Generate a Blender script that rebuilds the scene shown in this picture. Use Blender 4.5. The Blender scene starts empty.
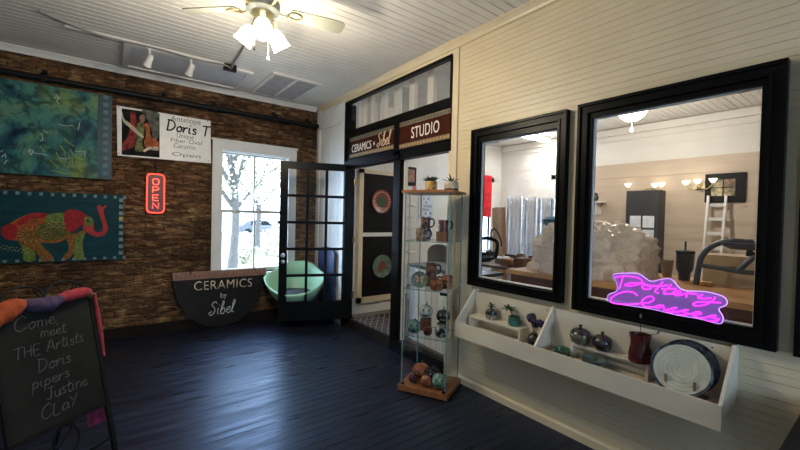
import bpy, bmesh, math, random
from mathutils import Vector, Matrix, noise
random.seed(7)
C = bpy.context.scene.collection
PI = math.pi
# ---------------------------------------------------------------- camera
EYE = Vector((0, 0, 1.6)); FPX = 383.6
def _ray(u, v): return Vector(((u-400)/FPX, -(v-225)/FPX, -1.0))
_Y = _ray(110, 211).normalized(); _X = _ray(907, 230); _X = (_X - _Y*_X.dot(_Y)).normalized(); _Z = _X.cross(_Y)
ROT = Matrix((_X, _Y, _Z))
cam = bpy.data.cameras.new('camera'); cam.lens = 36*FPX/800; cam.sensor_width = 36; cam.clip_start = .02; cam.clip_end = 200
cam_o = bpy.data.objects.new('camera', cam); C.objects.link(cam_o)
cam_o.matrix_world = Matrix.Translation(EYE) @ ROT.to_4x4()
bpy.context.scene.camera = cam_o
# where a line of sight of the photograph meets a plane of the room (survey helpers)
def on(ax, val, u, v):
    d = ROT @ _ray(u, v); t = (val-EYE[ax])/d[ax]; return EYE + d*t
def onx(u, v, x): return on(0, x, u, v)
def ony(u, v, y): return on(1, y, u, v)
def onz(u, v, z): return on(2, z, u, v)
# ---------------------------------------------------------------- world, exposure
sc = bpy.context.scene
vs = sc.view_settings; vs.view_transform = 'Standard'; vs.look = 'None'; vs.gamma = 1; vs.use_curve_mapping = False
vs.exposure = 0.62
sc.cycles.use_denoising = True
sc.cycles.max_bounces = 10; sc.cycles.diffuse_bounces = 5; sc.cycles.glossy_bounces = 4; sc.cycles.transparent_max_bounces = 24
sc.cycles.caustics_reflective = False; sc.cycles.caustics_refractive = False
sc.cycles.sample_clamp_indirect = 6
W = bpy.data.worlds.new('world'); sc.world = W; W.use_nodes = True
bg = W.node_tree.nodes['Background']; bg.inputs[0].default_value = (.50, .71, 1.0, 1); bg.inputs[1].default_value = 13.0
def portal(name, loc, rot, sx, sy):
    l = bpy.data.lights.new(name, 'AREA'); l.shape = 'RECTANGLE'; l.size = sx; l.size_y = sy
    l.cycles.is_portal = True
    o = bpy.data.objects.new(name, l); o.location = loc; o.rotation_euler = rot; C.objects.link(o)
# room numbers
XW, YB, ZC = 2.756, 5.95, 3.38          # right wall, brick wall, ceiling
XL, YF = -3.2, -3.0                      # left wall, front wall
XS, YS, ZS = 7.6, 6.0, .10               # studio far wall, studio end wall, studio floor
BWIN = (1.26, 2.26, .74, 2.52)           # brick-wall window opening x0 x1 z0 z1
FWIN = [(.6, 1.8, .4, 2.2)]  # unseen front opening, added and sized for fill daylight
LWIN = [(-2.2, -1.7, .9, 2.6)]  # unseen opening in the left wall, added for fill daylight
portal('daylight_brick_window', (1.76, YB+.35, 1.63), (-PI/2, 0, 0), 1.0, 1.8)
for a in FWIN: portal('fill_daylight_front', ((a[0]+a[1])/2, YF-.25, 1.3), (PI/2, 0, 0), a[1]-a[0], 1.8)
for a in LWIN: portal('fill_daylight_left', (XL-.25, (a[0]+a[1])/2, 1.75), (0, -PI/2, 0), 1.8, a[1]-a[0])
portal('daylight_studio_window', (6.9, YS+.3, 1.7), (-PI/2, 0, 0), .6, 1.6)
portal('daylight_studio_side', (XS+.3, 4.25, 1.7), (0, PI/2, 0), 1.6, .7)

# ---------------------------------------------------------------- materials
def nodes(name):
    m = bpy.data.materials.new(name); m.use_nodes = True
    nt = m.node_tree; return m, nt, nt.nodes['Principled BSDF']
def N(nt, t, **kw):
    n = nt.nodes.new(t)
    for k, v in kw.items():
        if k in n.inputs: n.inputs[k].default_value = v
        else: setattr(n, k, v)
    return n
def ramp(nt, stops):
    r = nt.nodes.new('ShaderNodeValToRGB'); e = r.color_ramp.elements
    while len(e) < len(stops): e.new(.5)
    for el, (p, c) in zip(e, stops): el.position = p; el.color = (*c, 1)
    return r
_mc = {}
def mat(name, col, rough=.5, metal=0, var=.12, scale=9, bump=.0, stretch=None, spec=.5, coat=0):
    """painted / glazed / wooden surface: noise-varied colour and roughness"""
    if name in _mc: return _mc[name]
    m, nt, b = nodes(name); L = nt.links.new
    tc = N(nt, 'ShaderNodeTexCoord'); mp = N(nt, 'ShaderNodeMapping')
    if stretch: mp.inputs['Scale'].default_value = stretch
    L(tc.outputs['Object'], mp.inputs[0])
    nz = N(nt, 'ShaderNodeTexNoise', Scale=scale, Detail=5.0); L(mp.outputs[0], nz.inputs['Vector'])
    lo = tuple(max(0, c*(1-var)) for c in col); hi = tuple(min(1, c*(1+var)) for c in col)
    r = ramp(nt, [(.3, lo), (.7, hi)]); L(nz.outputs['Fac'], r.inputs[0]); L(r.outputs[0], b.inputs['Base Color'])
    b.inputs['Roughness'].default_value = rough; b.inputs['Metallic'].default_value = metal
    b.inputs['Specular IOR Level'].default_value = spec; b.inputs['Coat Weight'].default_value = coat
    if bump:
        bp = N(nt, 'ShaderNodeBump', Strength=bump, Distance=.01); L(nz.outputs['Fac'], bp.inputs['Height']); L(bp.outputs[0], b.inputs['Normal'])
    _mc[name] = m; return m
def wood(name, c1, c2, rough=.45, axis=0, scale=6):
    if name in _mc: return _mc[name]
    m, nt, b = nodes(name); L = nt.links.new
    tc = N(nt, 'ShaderNodeTexCoord'); mp = N(nt, 'ShaderNodeMapping')
    s = [scale*3]*3; s[axis] = scale*.35; mp.inputs['Scale'].default_value = s
    L(tc.outputs['Object'], mp.inputs[0])
    nz = N(nt, 'ShaderNodeTexNoise', Scale=1.6, Detail=6.0, Distortion=.8); L(mp.outputs[0], nz.inputs['Vector'])
    r = ramp(nt, [(.3, c1), (.7, c2)]); L(nz.outputs['Fac'], r.inputs[0]); L(r.outputs[0], b.inputs['Base Color'])
    b.inputs['Roughness'].default_value = rough
    bp = N(nt, 'ShaderNodeBump', Strength=.15, Distance=.004); L(nz.outputs['Fac'], bp.inputs['Height']); L(bp.outputs[0], b.inputs['Normal'])
    _mc[name] = m; return m
def glow(name, col, s, var=.05):
    if name in _mc: return _mc[name]
    m, nt, b = nodes(name)
    b.inputs['Base Color'].default_value = (*col, 1); b.inputs['Emission Color'].default_value = (*col, 1); b.inputs['Emission Strength'].default_value = s
    _mc[name] = m; return m
def glass(name, tint=(1, 1, 1), ior=1.45, rough=0.0):
    if name in _mc: return _mc[name]
    m, nt, b = nodes(name); L = nt.links.new; nt.nodes.remove(b)
    out = nt.nodes['Material Output']
    t = N(nt, 'ShaderNodeBsdfTransparent'); t.inputs[0].default_value = (*tint, 1)
    g = N(nt, 'ShaderNodeBsdfGlossy', Roughness=rough)
    f = N(nt, 'ShaderNodeFresnel', IOR=ior); mx = N(nt, 'ShaderNodeMixShader')
    ge = N(nt, 'ShaderNodeNewGeometry'); su = N(nt, 'ShaderNodeMath', operation='SUBTRACT'); su.inputs[0].default_value = 1; L(ge.outputs['Backfacing'], su.inputs[1])
    mu = N(nt, 'ShaderNodeMath', operation='MULTIPLY'); L(f.outputs[0], mu.inputs[0]); L(su.outputs[0], mu.inputs[1]); L(mu.outputs[0], mx.inputs[0]); L(t.outputs[0], mx.inputs[1]); L(g.outputs[0], mx.inputs[2]); L(mx.outputs[0], out.inputs[0])
    _mc[name] = m; return m
def film(name, col, alpha, rough=.15, scale=14, bump=.6):
    """clear plastic sheeting / acrylic: partly see-through, crinkled"""
    if name in _mc: return _mc[name]
    m, nt, b = nodes(name); L = nt.links.new; out = nt.nodes['Material Output']
    tc = N(nt, 'ShaderNodeTexCoord'); nz = N(nt, 'ShaderNodeTexNoise', Scale=scale, Detail=6.0, Distortion=1.5); L(tc.outputs['Object'], nz.inputs['Vector'])
    b.inputs['Base Color'].default_value = (*col, 1); b.inputs['Roughness'].default_value = rough
    if bump:
        bp = N(nt, 'ShaderNodeBump', Strength=bump, Distance=.05); L(nz.outputs['Fac'], bp.inputs['Height']); L(bp.outputs[0], b.inputs['Normal'])
    t = N(nt, 'ShaderNodeBsdfTransparent'); mx = N(nt, 'ShaderNodeMixShader'); mx.inputs[0].default_value = alpha
    L(t.outputs[0], mx.inputs[1]); L(b.outputs[0], mx.inputs[2]); L(mx.outputs[0], out.inputs[0])
    _mc[name] = m; return m

def brick_mat():
    m, nt, b = nodes('old_brick'); L = nt.links.new
    tc = N(nt, 'ShaderNodeTexCoord'); mp = N(nt, 'ShaderNodeMapping'); mp.inputs['Rotation'].default_value = (PI/2, 0, 0)
    L(tc.outputs['Object'], mp.inputs[0])
    wob = N(nt, 'ShaderNodeTexNoise', Scale=6.0, Detail=5.0); L(mp.outputs[0], wob.inputs['Vector'])
    add = N(nt, 'ShaderNodeMixRGB', blend_type='LINEAR_LIGHT'); add.inputs[0].default_value = .055
    L(mp.outputs[0], add.inputs[1]); L(wob.outputs['Color'], add.inputs[2])
    br = N(nt, 'ShaderNodeTexBrick', Scale=1.0); br.offset = .5
    br.inputs['Mortar Size'].default_value = .010; br.inputs['Brick Width'].default_value = .21; br.inputs['Row Height'].default_value = .074
    br.inputs['Color1'].default_value = (.30, .14, .06, 1); br.inputs['Color2'].default_value = (.10, .047, .021, 1); br.inputs['Mortar'].default_value = (.15, .09, .045, 1)
    br.inputs['Mortar Smooth'].default_value = .8; br.inputs['Bias'].default_value = -.1
    L(add.outputs[0], br.inputs['Vector'])
    def stretch(sx, sz, det, rough, stops):
        mp2 = N(nt, 'ShaderNodeMapping'); mp2.inputs['Scale'].default_value = (sx, 1, sz); L(tc.outputs['Object'], mp2.inputs[0])
        n = N(nt, 'ShaderNodeTexNoise', Scale=1.0, Detail=det, Roughness=rough); L(mp2.outputs[0], n.inputs['Vector'])
        r = ramp(nt, stops); L(n.outputs['Fac'], r.inputs[0]); return n, r
    n2, r2 = stretch(6.5, 20, 9.0, .7, [(.50, (0, 0, 0)), (.63, (1, 1, 1))])       # flaked mortar along the courses
    n3, r3 = stretch(1.1, 1.5, 6.0, .6, [(.36, (.30, .28, .27)), (.60, (1, 1, 1))])  # soot
    n4, r4 = stretch(10, 28, 8.0, .65, [(.38, (.30, .29, .28)), (.52, (1, 1, 1))])   # pits
    mx = N(nt, 'ShaderNodeMixRGB'); L(r2.outputs[0], mx.inputs[0]); L(br.outputs['Color'], mx.inputs[1]); mx.inputs[2].default_value = (.58, .36, .17, 1)
    mul = N(nt, 'ShaderNodeMixRGB', blend_type='MULTIPLY'); mul.inputs[0].default_value = 1; L(mx.outputs[0], mul.inputs[1]); L(r3.outputs[0], mul.inputs[2])
    mul2 = N(nt, 'ShaderNodeMixRGB', blend_type='MULTIPLY'); mul2.inputs[0].default_value = .65; L(mul.outputs[0], mul2.inputs[1]); L(r4.outputs[0], mul2.inputs[2])
    L(mul2.outputs[0], b.inputs['Base Color']); b.inputs['Roughness'].default_value = .7; b.inputs['Specular IOR Level'].default_value = .3
    a1 = N(nt, 'ShaderNodeMath', operation='MULTIPLY_ADD'); a1.inputs[1].default_value = -.45; L(br.outputs['Fac'], a1.inputs[0]); L(n2.outputs['Fac'], a1.inputs[2])
    a2 = N(nt, 'ShaderNodeMath', operation='MULTIPLY_ADD'); a2.inputs[1].default_value = .7; L(n4.outputs['Fac'], a2.inputs[0]); L(a1.outputs[0], a2.inputs[2])
    bp = N(nt, 'ShaderNodeBump', Strength=1.0, Distance=.07); L(a2.outputs[0], bp.inputs['Height']); L(bp.outputs[0], b.inputs['Normal'])
    return m
def floor_mat():
    m, nt, b = nodes('dark_floorboards'); L = nt.links.new
    tc = N(nt, 'ShaderNodeTexCoord'); mp = N(nt, 'ShaderNodeMapping'); mp.inputs['Scale'].default_value = (1.5, 14, 1); L(tc.outputs['Object'], mp.inputs[0])
    n1 = N(nt, 'ShaderNodeTexNoise', Scale=1.5, Detail=8.0, Roughness=.7); L(mp.outputs[0], n1.inputs['Vector'])
    n2 = N(nt, 'ShaderNodeTexNoise', Scale=3.0, Detail=6.0); L(mp.outputs[0], n2.inputs['Vector']); n2.inputs['Scale'].default_value = .8
    r = ramp(nt, [(.3, (.004, .0045, .008)), (.55, (.009, .010, .017)), (.68, (.024, .025, .034)), (.78, (.09, .088, .09))]); L(n1.outputs['Fac'], r.inputs[0])
    L(r.outputs[0], b.inputs['Base Color'])
    rr = N(nt, 'ShaderNodeMapRange'); rr.inputs['From Min'].default_value = .3; rr.inputs['From Max'].default_value = .7; rr.inputs['To Min'].default_value = .24; rr.inputs['To Max'].default_value = .50
    L(n2.outputs['Fac'], rr.inputs[0]); L(rr.outputs[0], b.inputs['Roughness'])
    bp = N(nt, 'ShaderNodeBump', Strength=.16, Distance=.004); L(n1.outputs['Fac'], bp.inputs['Height']); L(bp.outputs[0], b.inputs['Normal'])
    b.inputs['Specular IOR Level'].default_value = .8
    b.inputs['Specular Tint'].default_value = (.22, .44, 1, 1)
    return m
M = dict(
    cream=mat('cream_wall_paint', (.65, .545, .365), .38, var=.05, scale=3, bump=.04),
    white=mat('white_trim_paint', (.70, .69, .66), .4, var=.05, scale=4),
    ceil=mat('ceiling_paint', (.74, .715, .67), .5, var=.06, scale=3),
    studio=mat('studio_wall_paint', (.74, .72, .67), .5, var=.05, scale=3),
    beige=wood('beige_planks', (.50, .40, .30), (.60, .49, .38), .5, 1, 2),
    black=mat('black_gloss_paint', (.004, .004, .004), .32, var=.3, scale=12, spec=.09),
    blackmat=mat('black_matte', (.006, .006, .006), .55, var=.3, spec=.15),
    brick=brick_mat(), floor=floor_mat(),
    cfloor=mat('studio_floor_paint', (.10, .085, .075), .5, var=.3, scale=5),
    glass=glass('window_glass'), cglass=glass('cabinet_glass', (.982, .992, .99)),
    gedge=mat('glass_edge_green', (.16, .27, .26), .15, var=.1),
    shelfwood=wood('oak_board', (.17, .062, .020), (.30, .125, .045), .35, 0, 6),
    steel=mat('brushed_steel', (.45, .45, .45), .3, 1, .1, 30),
    iron=mat('wrought_iron', (.007, .007, .007), .5, .0, .3, 30, spec=.2),
    slate=mat('chalkboard_slate', (.013, .0135, .012), .75, var=.35, scale=5, spec=.12),
    chalk=mat('chalk', (.10, .103, .10), .9, var=.4, scale=60),
)
# ---------------------------------------------------------------- mesh tools
class MB:
    def __init__(s): s.b = bmesh.new(); s.mi = 0
    def _f(s, vs):
        try:
            f = s.b.faces.new(vs); f.material_index = s.mi; return f
        except ValueError: return None
    def hexa(s, p):
        v = [s.b.verts.new(q) for q in p]
        for q in ((0,3,2,1),(4,5,6,7),(0,1,5,4),(1,2,6,5),(2,3,7,6),(3,0,4,7)): s._f([v[i] for i in q])
        return s
    def box(s, x0, x1, y0, y1, z0, z1, bev=0):
        if bev:
            tmp = bmesh.new(); bmesh.ops.create_cube(tmp, size=1)
            for v in tmp.verts: v.co = Vector(((x0+x1)/2+v.co.x*(x1-x0), (y0+y1)/2+v.co.y*(y1-y0), (z0+z1)/2+v.co.z*(z1-z0)))
            bmesh.ops.bevel(tmp, geom=list(tmp.edges), offset=bev, segments=2, affect='EDGES', profile=.6)
            vm = {v: s.b.verts.new(v.co) for v in tmp.verts}
            for f in tmp.faces: s._f([vm[v] for v in f.verts])
            tmp.free(); return s
        return s.hexa([(x0,y0,z0),(x1,y0,z0),(x1,y1,z0),(x0,y1,z0),(x0,y0,z1),(x1,y0,z1),(x1,y1,z1),(x0,y1,z1)])
    def obox(s, o, a, b, c):
        """box from corner o along edge vectors a, b, c"""
        o, a, b, c = map(Vector, (o, a, b, c)); return s.hexa([o, o+a, o+a+b, o+b, o+c, o+a+c, o+a+b+c, o+b+c])
    def bar(s, p, q, w, t, up=(0, 0, 1)):
        p, q, up = Vector(p), Vector(q), Vector(up); d = (q-p).normalized(); a = d.cross(up).normalized()*w; b = a.cross(d).normalized()*t
        o = p - a/2 - b/2; return s.obox(o, q-p, a, b)
    def prism(s, pts, d):
        d = Vector(d); a = [s.b.verts.new(p) for p in pts]; c = [s.b.verts.new(Vector(p)+d) for p in pts]
        s._f(a[::-1]); s._f(c); n = len(a)
        for i in range(n): s._f([a[i], a[(i+1) % n], c[(i+1) % n], c[i]])
        return s
    def tube(s, pts, r, seg=8, closed=False, smooth=0):
        pts = [Vector(p) for p in pts]
        if smooth: pts = crom(pts, smooth, closed)
        n = len(pts); rs = r if isinstance(r, (list, tuple)) else [r]*n
        if len(rs) != n: rs = [rs[min(len(rs)-1, int(i*(len(rs)-1)/(n-1)+.5))] for i in range(n)]
        rings = []; prev = None
        for i, p in enumerate(pts):
            if closed: d = pts[(i+1) % n]-pts[i-1]
            else: d = pts[min(i+1, n-1)]-pts[max(i-1, 0)]
            if d.length < 1e-9: d = Vector((0, 0, 1))
            d.normalize()
            if prev is None:
                a = d.cross(Vector((0, 0, 1)))
                if a.length < .05: a = d.cross(Vector((1, 0, 0)))
            else: a = prev - d*prev.dot(d)
            if a.length < 1e-6: a = d.orthogonal()
            a.normalize(); prev = a; b = d.cross(a)
            rings.append([s.b.verts.new(p+(a*math.cos(2*PI*k/seg)+b*math.sin(2*PI*k/seg))*rs[i]) for k in range(seg)])
        for i in range(n if closed else n-1):
            A, B = rings[i], rings[(i+1) % n]
            for k in range(seg): s._f([A[k], A[(k+1) % seg], B[(k+1) % seg], B[k]])
        if not closed: s._f(rings[0][::-1]); s._f(rings[-1])
        return s
    def cyl(s, p, q, r, seg=16): return s.tube([p, q], r, seg)
    def lathe(s, prof, c=(0, 0, 0), seg=28, axis=None, lobes=None):
        """profile of (radius, height); lobes = (count, depth)"""
        c = Vector(c); q = Vector((0, 0, 1)).rotation_difference(Vector(axis)) if axis else None
        rings = []
        for r, z in prof:
            ring = []
            if r < 1e-5:
                p = Vector((0, 0, z)); p = q @ p if q else p; rings.append([s.b.verts.new(c+p)]); continue
            for k in range(seg):
                a = 2*PI*k/seg; rr = r*(1-lobes[1]*(.5+.5*math.cos(a*lobes[0]))) if lobes else r
                p = Vector((rr*math.cos(a), rr*math.sin(a), z)); p = q @ p if q else p
                ring.append(s.b.verts.new(c+p))
            rings.append(ring)
        for A, B in zip(rings, rings[1:]):
            if len(A) == 1 and len(B) == 1: continue
            for k in range(seg):
                k2 = (k+1) % seg
                if len(A) == 1: s._f([A[0], B[k], B[k2]])
                elif len(B) == 1: s._f([A[k], A[k2], B[0]])
                else: s._f([A[k], A[k2], B[k2], B[k]])
        if len(rings[0]) > 1: s._f(rings[0][::-1])
        if len(rings[-1]) > 1: s._f(rings[-1])
        return s
    def ball(s, c, r, sx=1, sy=1, sz=1, seg=16, nz=0, sc_=3):
        rings = []
        for i in range(seg//2+1):
            th = PI*i/(seg//2); ring = []
            for k in range(seg if 0 < i < seg//2 else 1):
                a = 2*PI*k/seg; d = Vector((math.sin(th)*math.cos(a), math.sin(th)*math.sin(a), math.cos(th)))
                rr = r*(1+nz*noise.noise(d*sc_+Vector(c))) if nz else r
                ring.append(s.b.verts.new(Vector(c)+Vector((d.x*sx, d.y*sy, d.z*sz))*rr))
            rings.append(ring)
        for A, B in zip(rings, rings[1:]):
            for k in range(seg):
                k2 = (k+1) % seg
                if len(A) == 1: s._f([A[0], B[k], B[k2]])
                elif len(B) == 1: s._f([A[k], B[0], A[k2]])
                else: s._f([A[k], B[k], B[k2], A[k2]])
        return s
    def build(s, name, m, parent=None, smooth=False, angle=40, local=False, mods=None):
        bm = s.b; bmesh.ops.recalc_face_normals(bm, faces=bm.faces[:])
        if parent is not None and not local:
            o = world_loc(parent); bmesh.ops.translate(bm, vec=-o, verts=bm.verts[:])
        off = Vector((0, 0, 0))
        if parent is None and not local and bm.verts:
            xs = [v.co for v in bm.verts]
            off = Vector(((min(v.x for v in xs)+max(v.x for v in xs))/2, (min(v.y for v in xs)+max(v.y for v in xs))/2, min(v.z for v in xs)))
            bmesh.ops.translate(bm, vec=-off, verts=bm.verts[:])
        me = bpy.data.meshes.new(name); bm.to_mesh(me); bm.free()
        for x in (m if isinstance(m, (list, tuple)) else [m]): me.materials.append(x)
        if smooth:
            for p in me.polygons: p.use_smooth = True
            try: me.set_sharp_from_angle(angle=math.radians(angle))
            except Exception: pass
        o = bpy.data.objects.new(name, me); C.objects.link(o); o.location = off
        if parent is not None: o.parent = parent
        return o
def world_loc(o):
    v = Vector((0, 0, 0))
    while o is not None: v += o.location; o = o.parent
    return v
def crom(pts, k, closed=False):
    out = []; n = len(pts)
    for i in range(n if closed else n-1):
        g = lambda j: pts[j % n] if closed else pts[max(0, min(n-1, j))]
        a, b, c, d = g(i-1), g(i), g(i+1), g(i+2)
        for t in range(k):
            t /= k
            out.append(.5*((2*b)+(c-a)*t+(2*a-5*b+4*c-d)*t*t+(-a+3*b-3*c+d)*t**3))
    if not closed: out.append(pts[-1])
    return out
def tag(o, label, cat, group=None, kind=None):
    o['label'] = label; o['category'] = cat
    if group: o['group'] = group
    if kind: o['kind'] = kind
    return o
def thing(name, label, cat, loc=(0, 0, 0), rz=0, group=None, kind=None):
    o = bpy.data.objects.new(name, None); o.empty_display_size = .05; C.objects.link(o); o.location = loc; o.rotation_euler = (0, 0, rz)
    return tag(o, label, cat, group, kind)
def copy_tree(o, parent=None):
    c = o.copy(); C.objects.link(c)
    if parent is not None: c.parent = parent
    for ch in [x for x in bpy.data.objects if x.parent == o]: copy_tree(ch, c)
    return c
def text(name, s, origin, right, up, h, m, parent, width=None, depth=.003, center=False, gap=1.0, thin=0.0):
    """flat raised lettering: baseline-left at origin, cap height h"""
    cu = bpy.data.curves.new('t', 'FONT'); cu.body = s; cu.size = 1; cu.space_character = gap; cu.extrude = .0; cu.offset = thin
    to = bpy.data.objects.new('t', cu); C.objects.link(to)
    bpy.context.view_layer.update()
    me = to.evaluated_get(bpy.context.evaluated_depsgraph_get()).to_mesh()
    b = bmesh.new(); b.from_mesh(me); bpy.data.objects.remove(to); bpy.data.curves.remove(cu)
    xs = [v.co.x for v in b.verts]; x0, x1 = min(xs), max(xs); sy = h/.70; sx = sy if not width else width/(x1-x0)
    R, U = Vector(right).normalized(), Vector(up).normalized(); Nn = R.cross(U)
    mid = (x0+x1)/2 if center else x0
    r = bmesh.ops.extrude_face_region(b, geom=b.faces[:]); top = [g for g in r['geom'] if isinstance(g, bmesh.types.BMVert)]
    for v in b.verts: v.co.z = 0
    for v in top: v.co.z = depth
    for v in b.verts: v.co = Vector(origin)+R*((v.co.x-mid)*sx)+U*(v.co.y*sy)+Nn*v.co.z
    w = MB(); w.b.free(); w.b = b
    return w.build(name, m, parent)
# hand-written strokes, x-height 1
GL = {
 'a': (1.0, [[(.85,.85),(.5,1),(.1,.55),(.3,0),(.7,.3),(.85,.9),(.85,.2),(1.05,.0)]]),
 'e': (.85, [[(.05,.45),(.6,.6),(.55,.98),(.2,.85),(.12,.3),(.45,0),(.85,.25)]]),
 'i': (.5, [[(.15,1),(.12,.2),(.4,.02)], [(.2,1.4),(.24,1.48)]]),
 'l': (.6, [[(0,.25),(.42,1.6),(.3,2.05),(.14,1.4),(.16,.2),(.5,.05)]]),
 'b': (.9, [[(.05,.3),(.4,1.7),(.25,2.0),(.12,1),(.15,.1),(.55,.02),(.75,.5),(.5,.9),(.2,.55)]]),
 'o': (.95, [[(.5,1),(.12,.6),(.3,.02),(.75,.35),(.65,.9),(.45,1),(.7,.82),(1,.92)]]),
 't': (.7, [[(.38,1.8),(.22,.3),(.45,0),(.7,.2)], [(0,1.2),(.75,1.28)]]),
 'r': (.75, [[(.05,.02),(.15,.95)], [(.15,.6),(.4,.95),(.7,.9)]]),
 'y': (1.0, [[(.1,1),(.2,.4),(.55,.3),(.85,1)], [(.85,1),(.6,-.5),(.25,-.8),(.15,-.45),(1.0,.2)]]),
 's': (.75, [[(.62,.85),(.35,1),(.18,.75),(.55,.4),(.5,.05),(.1,.08)]]),
 'n': (.9, [[(.1,0),(.12,1)], [(.12,.6),(.45,1),(.68,.7),(.7,0)]]),
 'm': (1.2, [[(.08,0),(.1,1)], [(.1,.7),(.35,1),(.52,.7),(.52,0)], [(.52,.7),(.8,1),(.98,.7),(1,0)]]),
 'u': (.9, [[(.1,1),(.12,.3),(.4,0),(.7,.4),(.72,1)], [(.72,1),(.78,0)]]),
 'p': (.9, [[(.15,1),(.05,-.8)], [(.14,.7),(.45,1),(.72,.6),(.45,.05),(.12,.25)]]),
 'c': (.75, [[(.65,.85),(.3,1),(.08,.5),(.3,0),(.65,.15)]]),
 ',': (.4, [[(.15,.1),(.05,-.3)]]), ' ': (.7, []),
 'S': (1.2, [[(1.0,1.75),(.65,2.05),(.25,1.6),(.75,1.0),(.8,.35),(.35,-.05),(.0,.3),(.4,.55)]]),
 'P': (1.25, [[(.35,1.9),(.15,-.05)], [(.0,1.7),(.6,2.0),(1.15,1.6),(.85,1.0),(.3,.85)]]),
 'C': (1.35, [[(1.15,1.6),(.85,2.0),(.25,1.5),(.1,.5),(.6,-.05),(1.25,.35)]]),
 'D': (1.3, [[(.2,1.9),(.15,0)], [(0,1.85),(.8,1.7),(1.1,.9),(.7,.15),(.05,.0)]]),
 'T': (1.2, [[(0,1.8),(1.15,1.9)], [(.6,1.85),(.5,0)]]),
 'H': (1.2, [[(.1,1.7),(.1,0)], [(.9,1.75),(.9,0)], [(.1,.85),(.9,.9)]]),
 'E': (1.1, [[(.85,1.7),(.1,1.7),(.1,0),(.9,0)], [(.1,.85),(.7,.9)]]),
 'A': (1.2, [[(0,0),(.5,1.8),(1,0)], [(.2,.65),(.8,.65)]]),
 'J': (1.0, [[(.2,1.75),(.95,1.8)], [(.6,1.75),(.6,.3),(.3,0),(0,.3)]]),
 'L': (1.0, [[(.15,1.8),(.1,0),(.85,.05)]]),
 'Y': (1.1, [[(0,1.8),(.45,.95)], [(.95,1.85),(.3,0)]]),
}
def script(name, s, origin, right, up, xh, r, m, parent, width=None, slant=.15, lift=.004, seg=6, k=5, wob=0):
    R, U = Vector(right).normalized(), Vector(up).normalized(); Nn = R.cross(U); mb = MB(); x = 0
    tot = sum(GL[c][0] for c in s); sx = xh if not width else width/tot
    for c in s:
        w, st = GL[c]; dy = random.uniform(-wob, wob)
        for line in st:
            P = [Vector(origin)+R*((x+px+slant*py)*sx)+U*((py+dy)*xh)+Nn*lift for px, py in line]
            mb.tube(P, r, seg, smooth=k if len(P) > 2 else 0)
        x += w
    return mb.build(name, m, parent, smooth=True)
def slab(mb, A, B, fn, thick, mp):
    """wall made of cells; fn(a, b) -> None (hole) or recess depth; mp(a, b, d) -> point"""
    dd = {}
    for i in range(len(A)-1):
        for j in range(len(B)-1): dd[i, j] = fn((A[i]+A[i+1])/2, (B[j]+B[j+1])/2)
    q = lambda pts: mb._f([mb.b.verts.new(mp(*p)) for p in pts])
    for (i, j), d in dd.items():
        a0, a1, b0, b1 = A[i], A[i+1], B[j], B[j+1]
        if d is not None:
            q([(a0,b0,d),(a1,b0,d),(a1,b1,d),(a0,b1,d)]); q([(a0,b0,thick),(a1,b0,thick),(a1,b1,thick),(a0,b1,thick)])
        for (i2, j2), e in (((i+1, j), ((a1,b0),(a1,b1))), ((i, j+1), ((a0,b1),(a1,b1)))):
            n = dd.get((i2, j2)); d1 = thick if d is None else d; d2 = thick if n is None else n
            if abs(d1-d2) > 1e-6: q([(*e[0],d1),(*e[1],d1),(*e[1],d2),(*e[0],d2)])
        if i == 0 and d is not None: q([(a0,b0,d),(a0,b1,d),(a0,b1,thick),(a0,b0,thick)])
        if j == 0 and d is not None: q([(a0,b0,d),(a1,b0,d),(a1,b0,thick),(a0,b0,thick)])
    return mb
def splits(lo, hi, pitch, groove, extra=(), start=0):
    s = {lo, hi, *extra}; k = math.ceil((lo-start)/pitch)
    while start+k*pitch < hi-groove:
        if start+k*pitch > lo: s |= {round(start+k*pitch, 5), round(start+k*pitch+groove, 5)}
        k += 1
    return sorted(s)
def in_groove(v, pitch, groove, start=0): return ((v-start) % pitch) < groove
def holes(hs): return lambda a, b: any(h[0] < a < h[1] and h[2] < b < h[3] for h in hs)
def struct(o, label, cat): return tag(o, label, cat, kind='structure')
# ================================================================ SETTING
# --- floors
fl = MB(); P_ = .085
slab(fl, [XL, XW+.16], splits(YF, YB, P_, .003), lambda a, b: .003 if in_groove(b, P_, .003) else 0, .08, lambda a, b, d: (a, b, -d))
struct(fl.build('floor', M['floor']), 'dark blue-black worn painted floorboards', 'floor')
struct(MB().box(XW+.16, XS, -1.6, YS, -.08, ZS).build('floor_studio', M['cfloor']), 'grey-brown raised floor of the studio beyond the shop windows', 'floor')
# --- ceiling of beaded boards running along x
cl = MB(); PC = .088
slab(cl, [XL-.1, XS+.1], splits(YF-.1, YS+.1, PC, .010), lambda a, b: .008 if in_groove(b, PC, .010) else 0, .08, lambda a, b, d: (a, b, ZC+d))
struct(cl.build('ceiling', M['ceil']), 'pale grey beadboard ceiling', 'ceiling')
# --- brick wall
hb = holes([BWIN])
bw = slab(MB(), sorted([XL-.1, XW, BWIN[0], BWIN[1]]), sorted([-.1, ZC, BWIN[2], BWIN[3]]), lambda a, b: None if hb(a, b) else 0, .30, lambda a, b, d: (a, YB+d, b))
struct(bw.build('wall_back', M['brick']), 'old dark brown brick wall with flaking tan mortar', 'wall')
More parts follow.
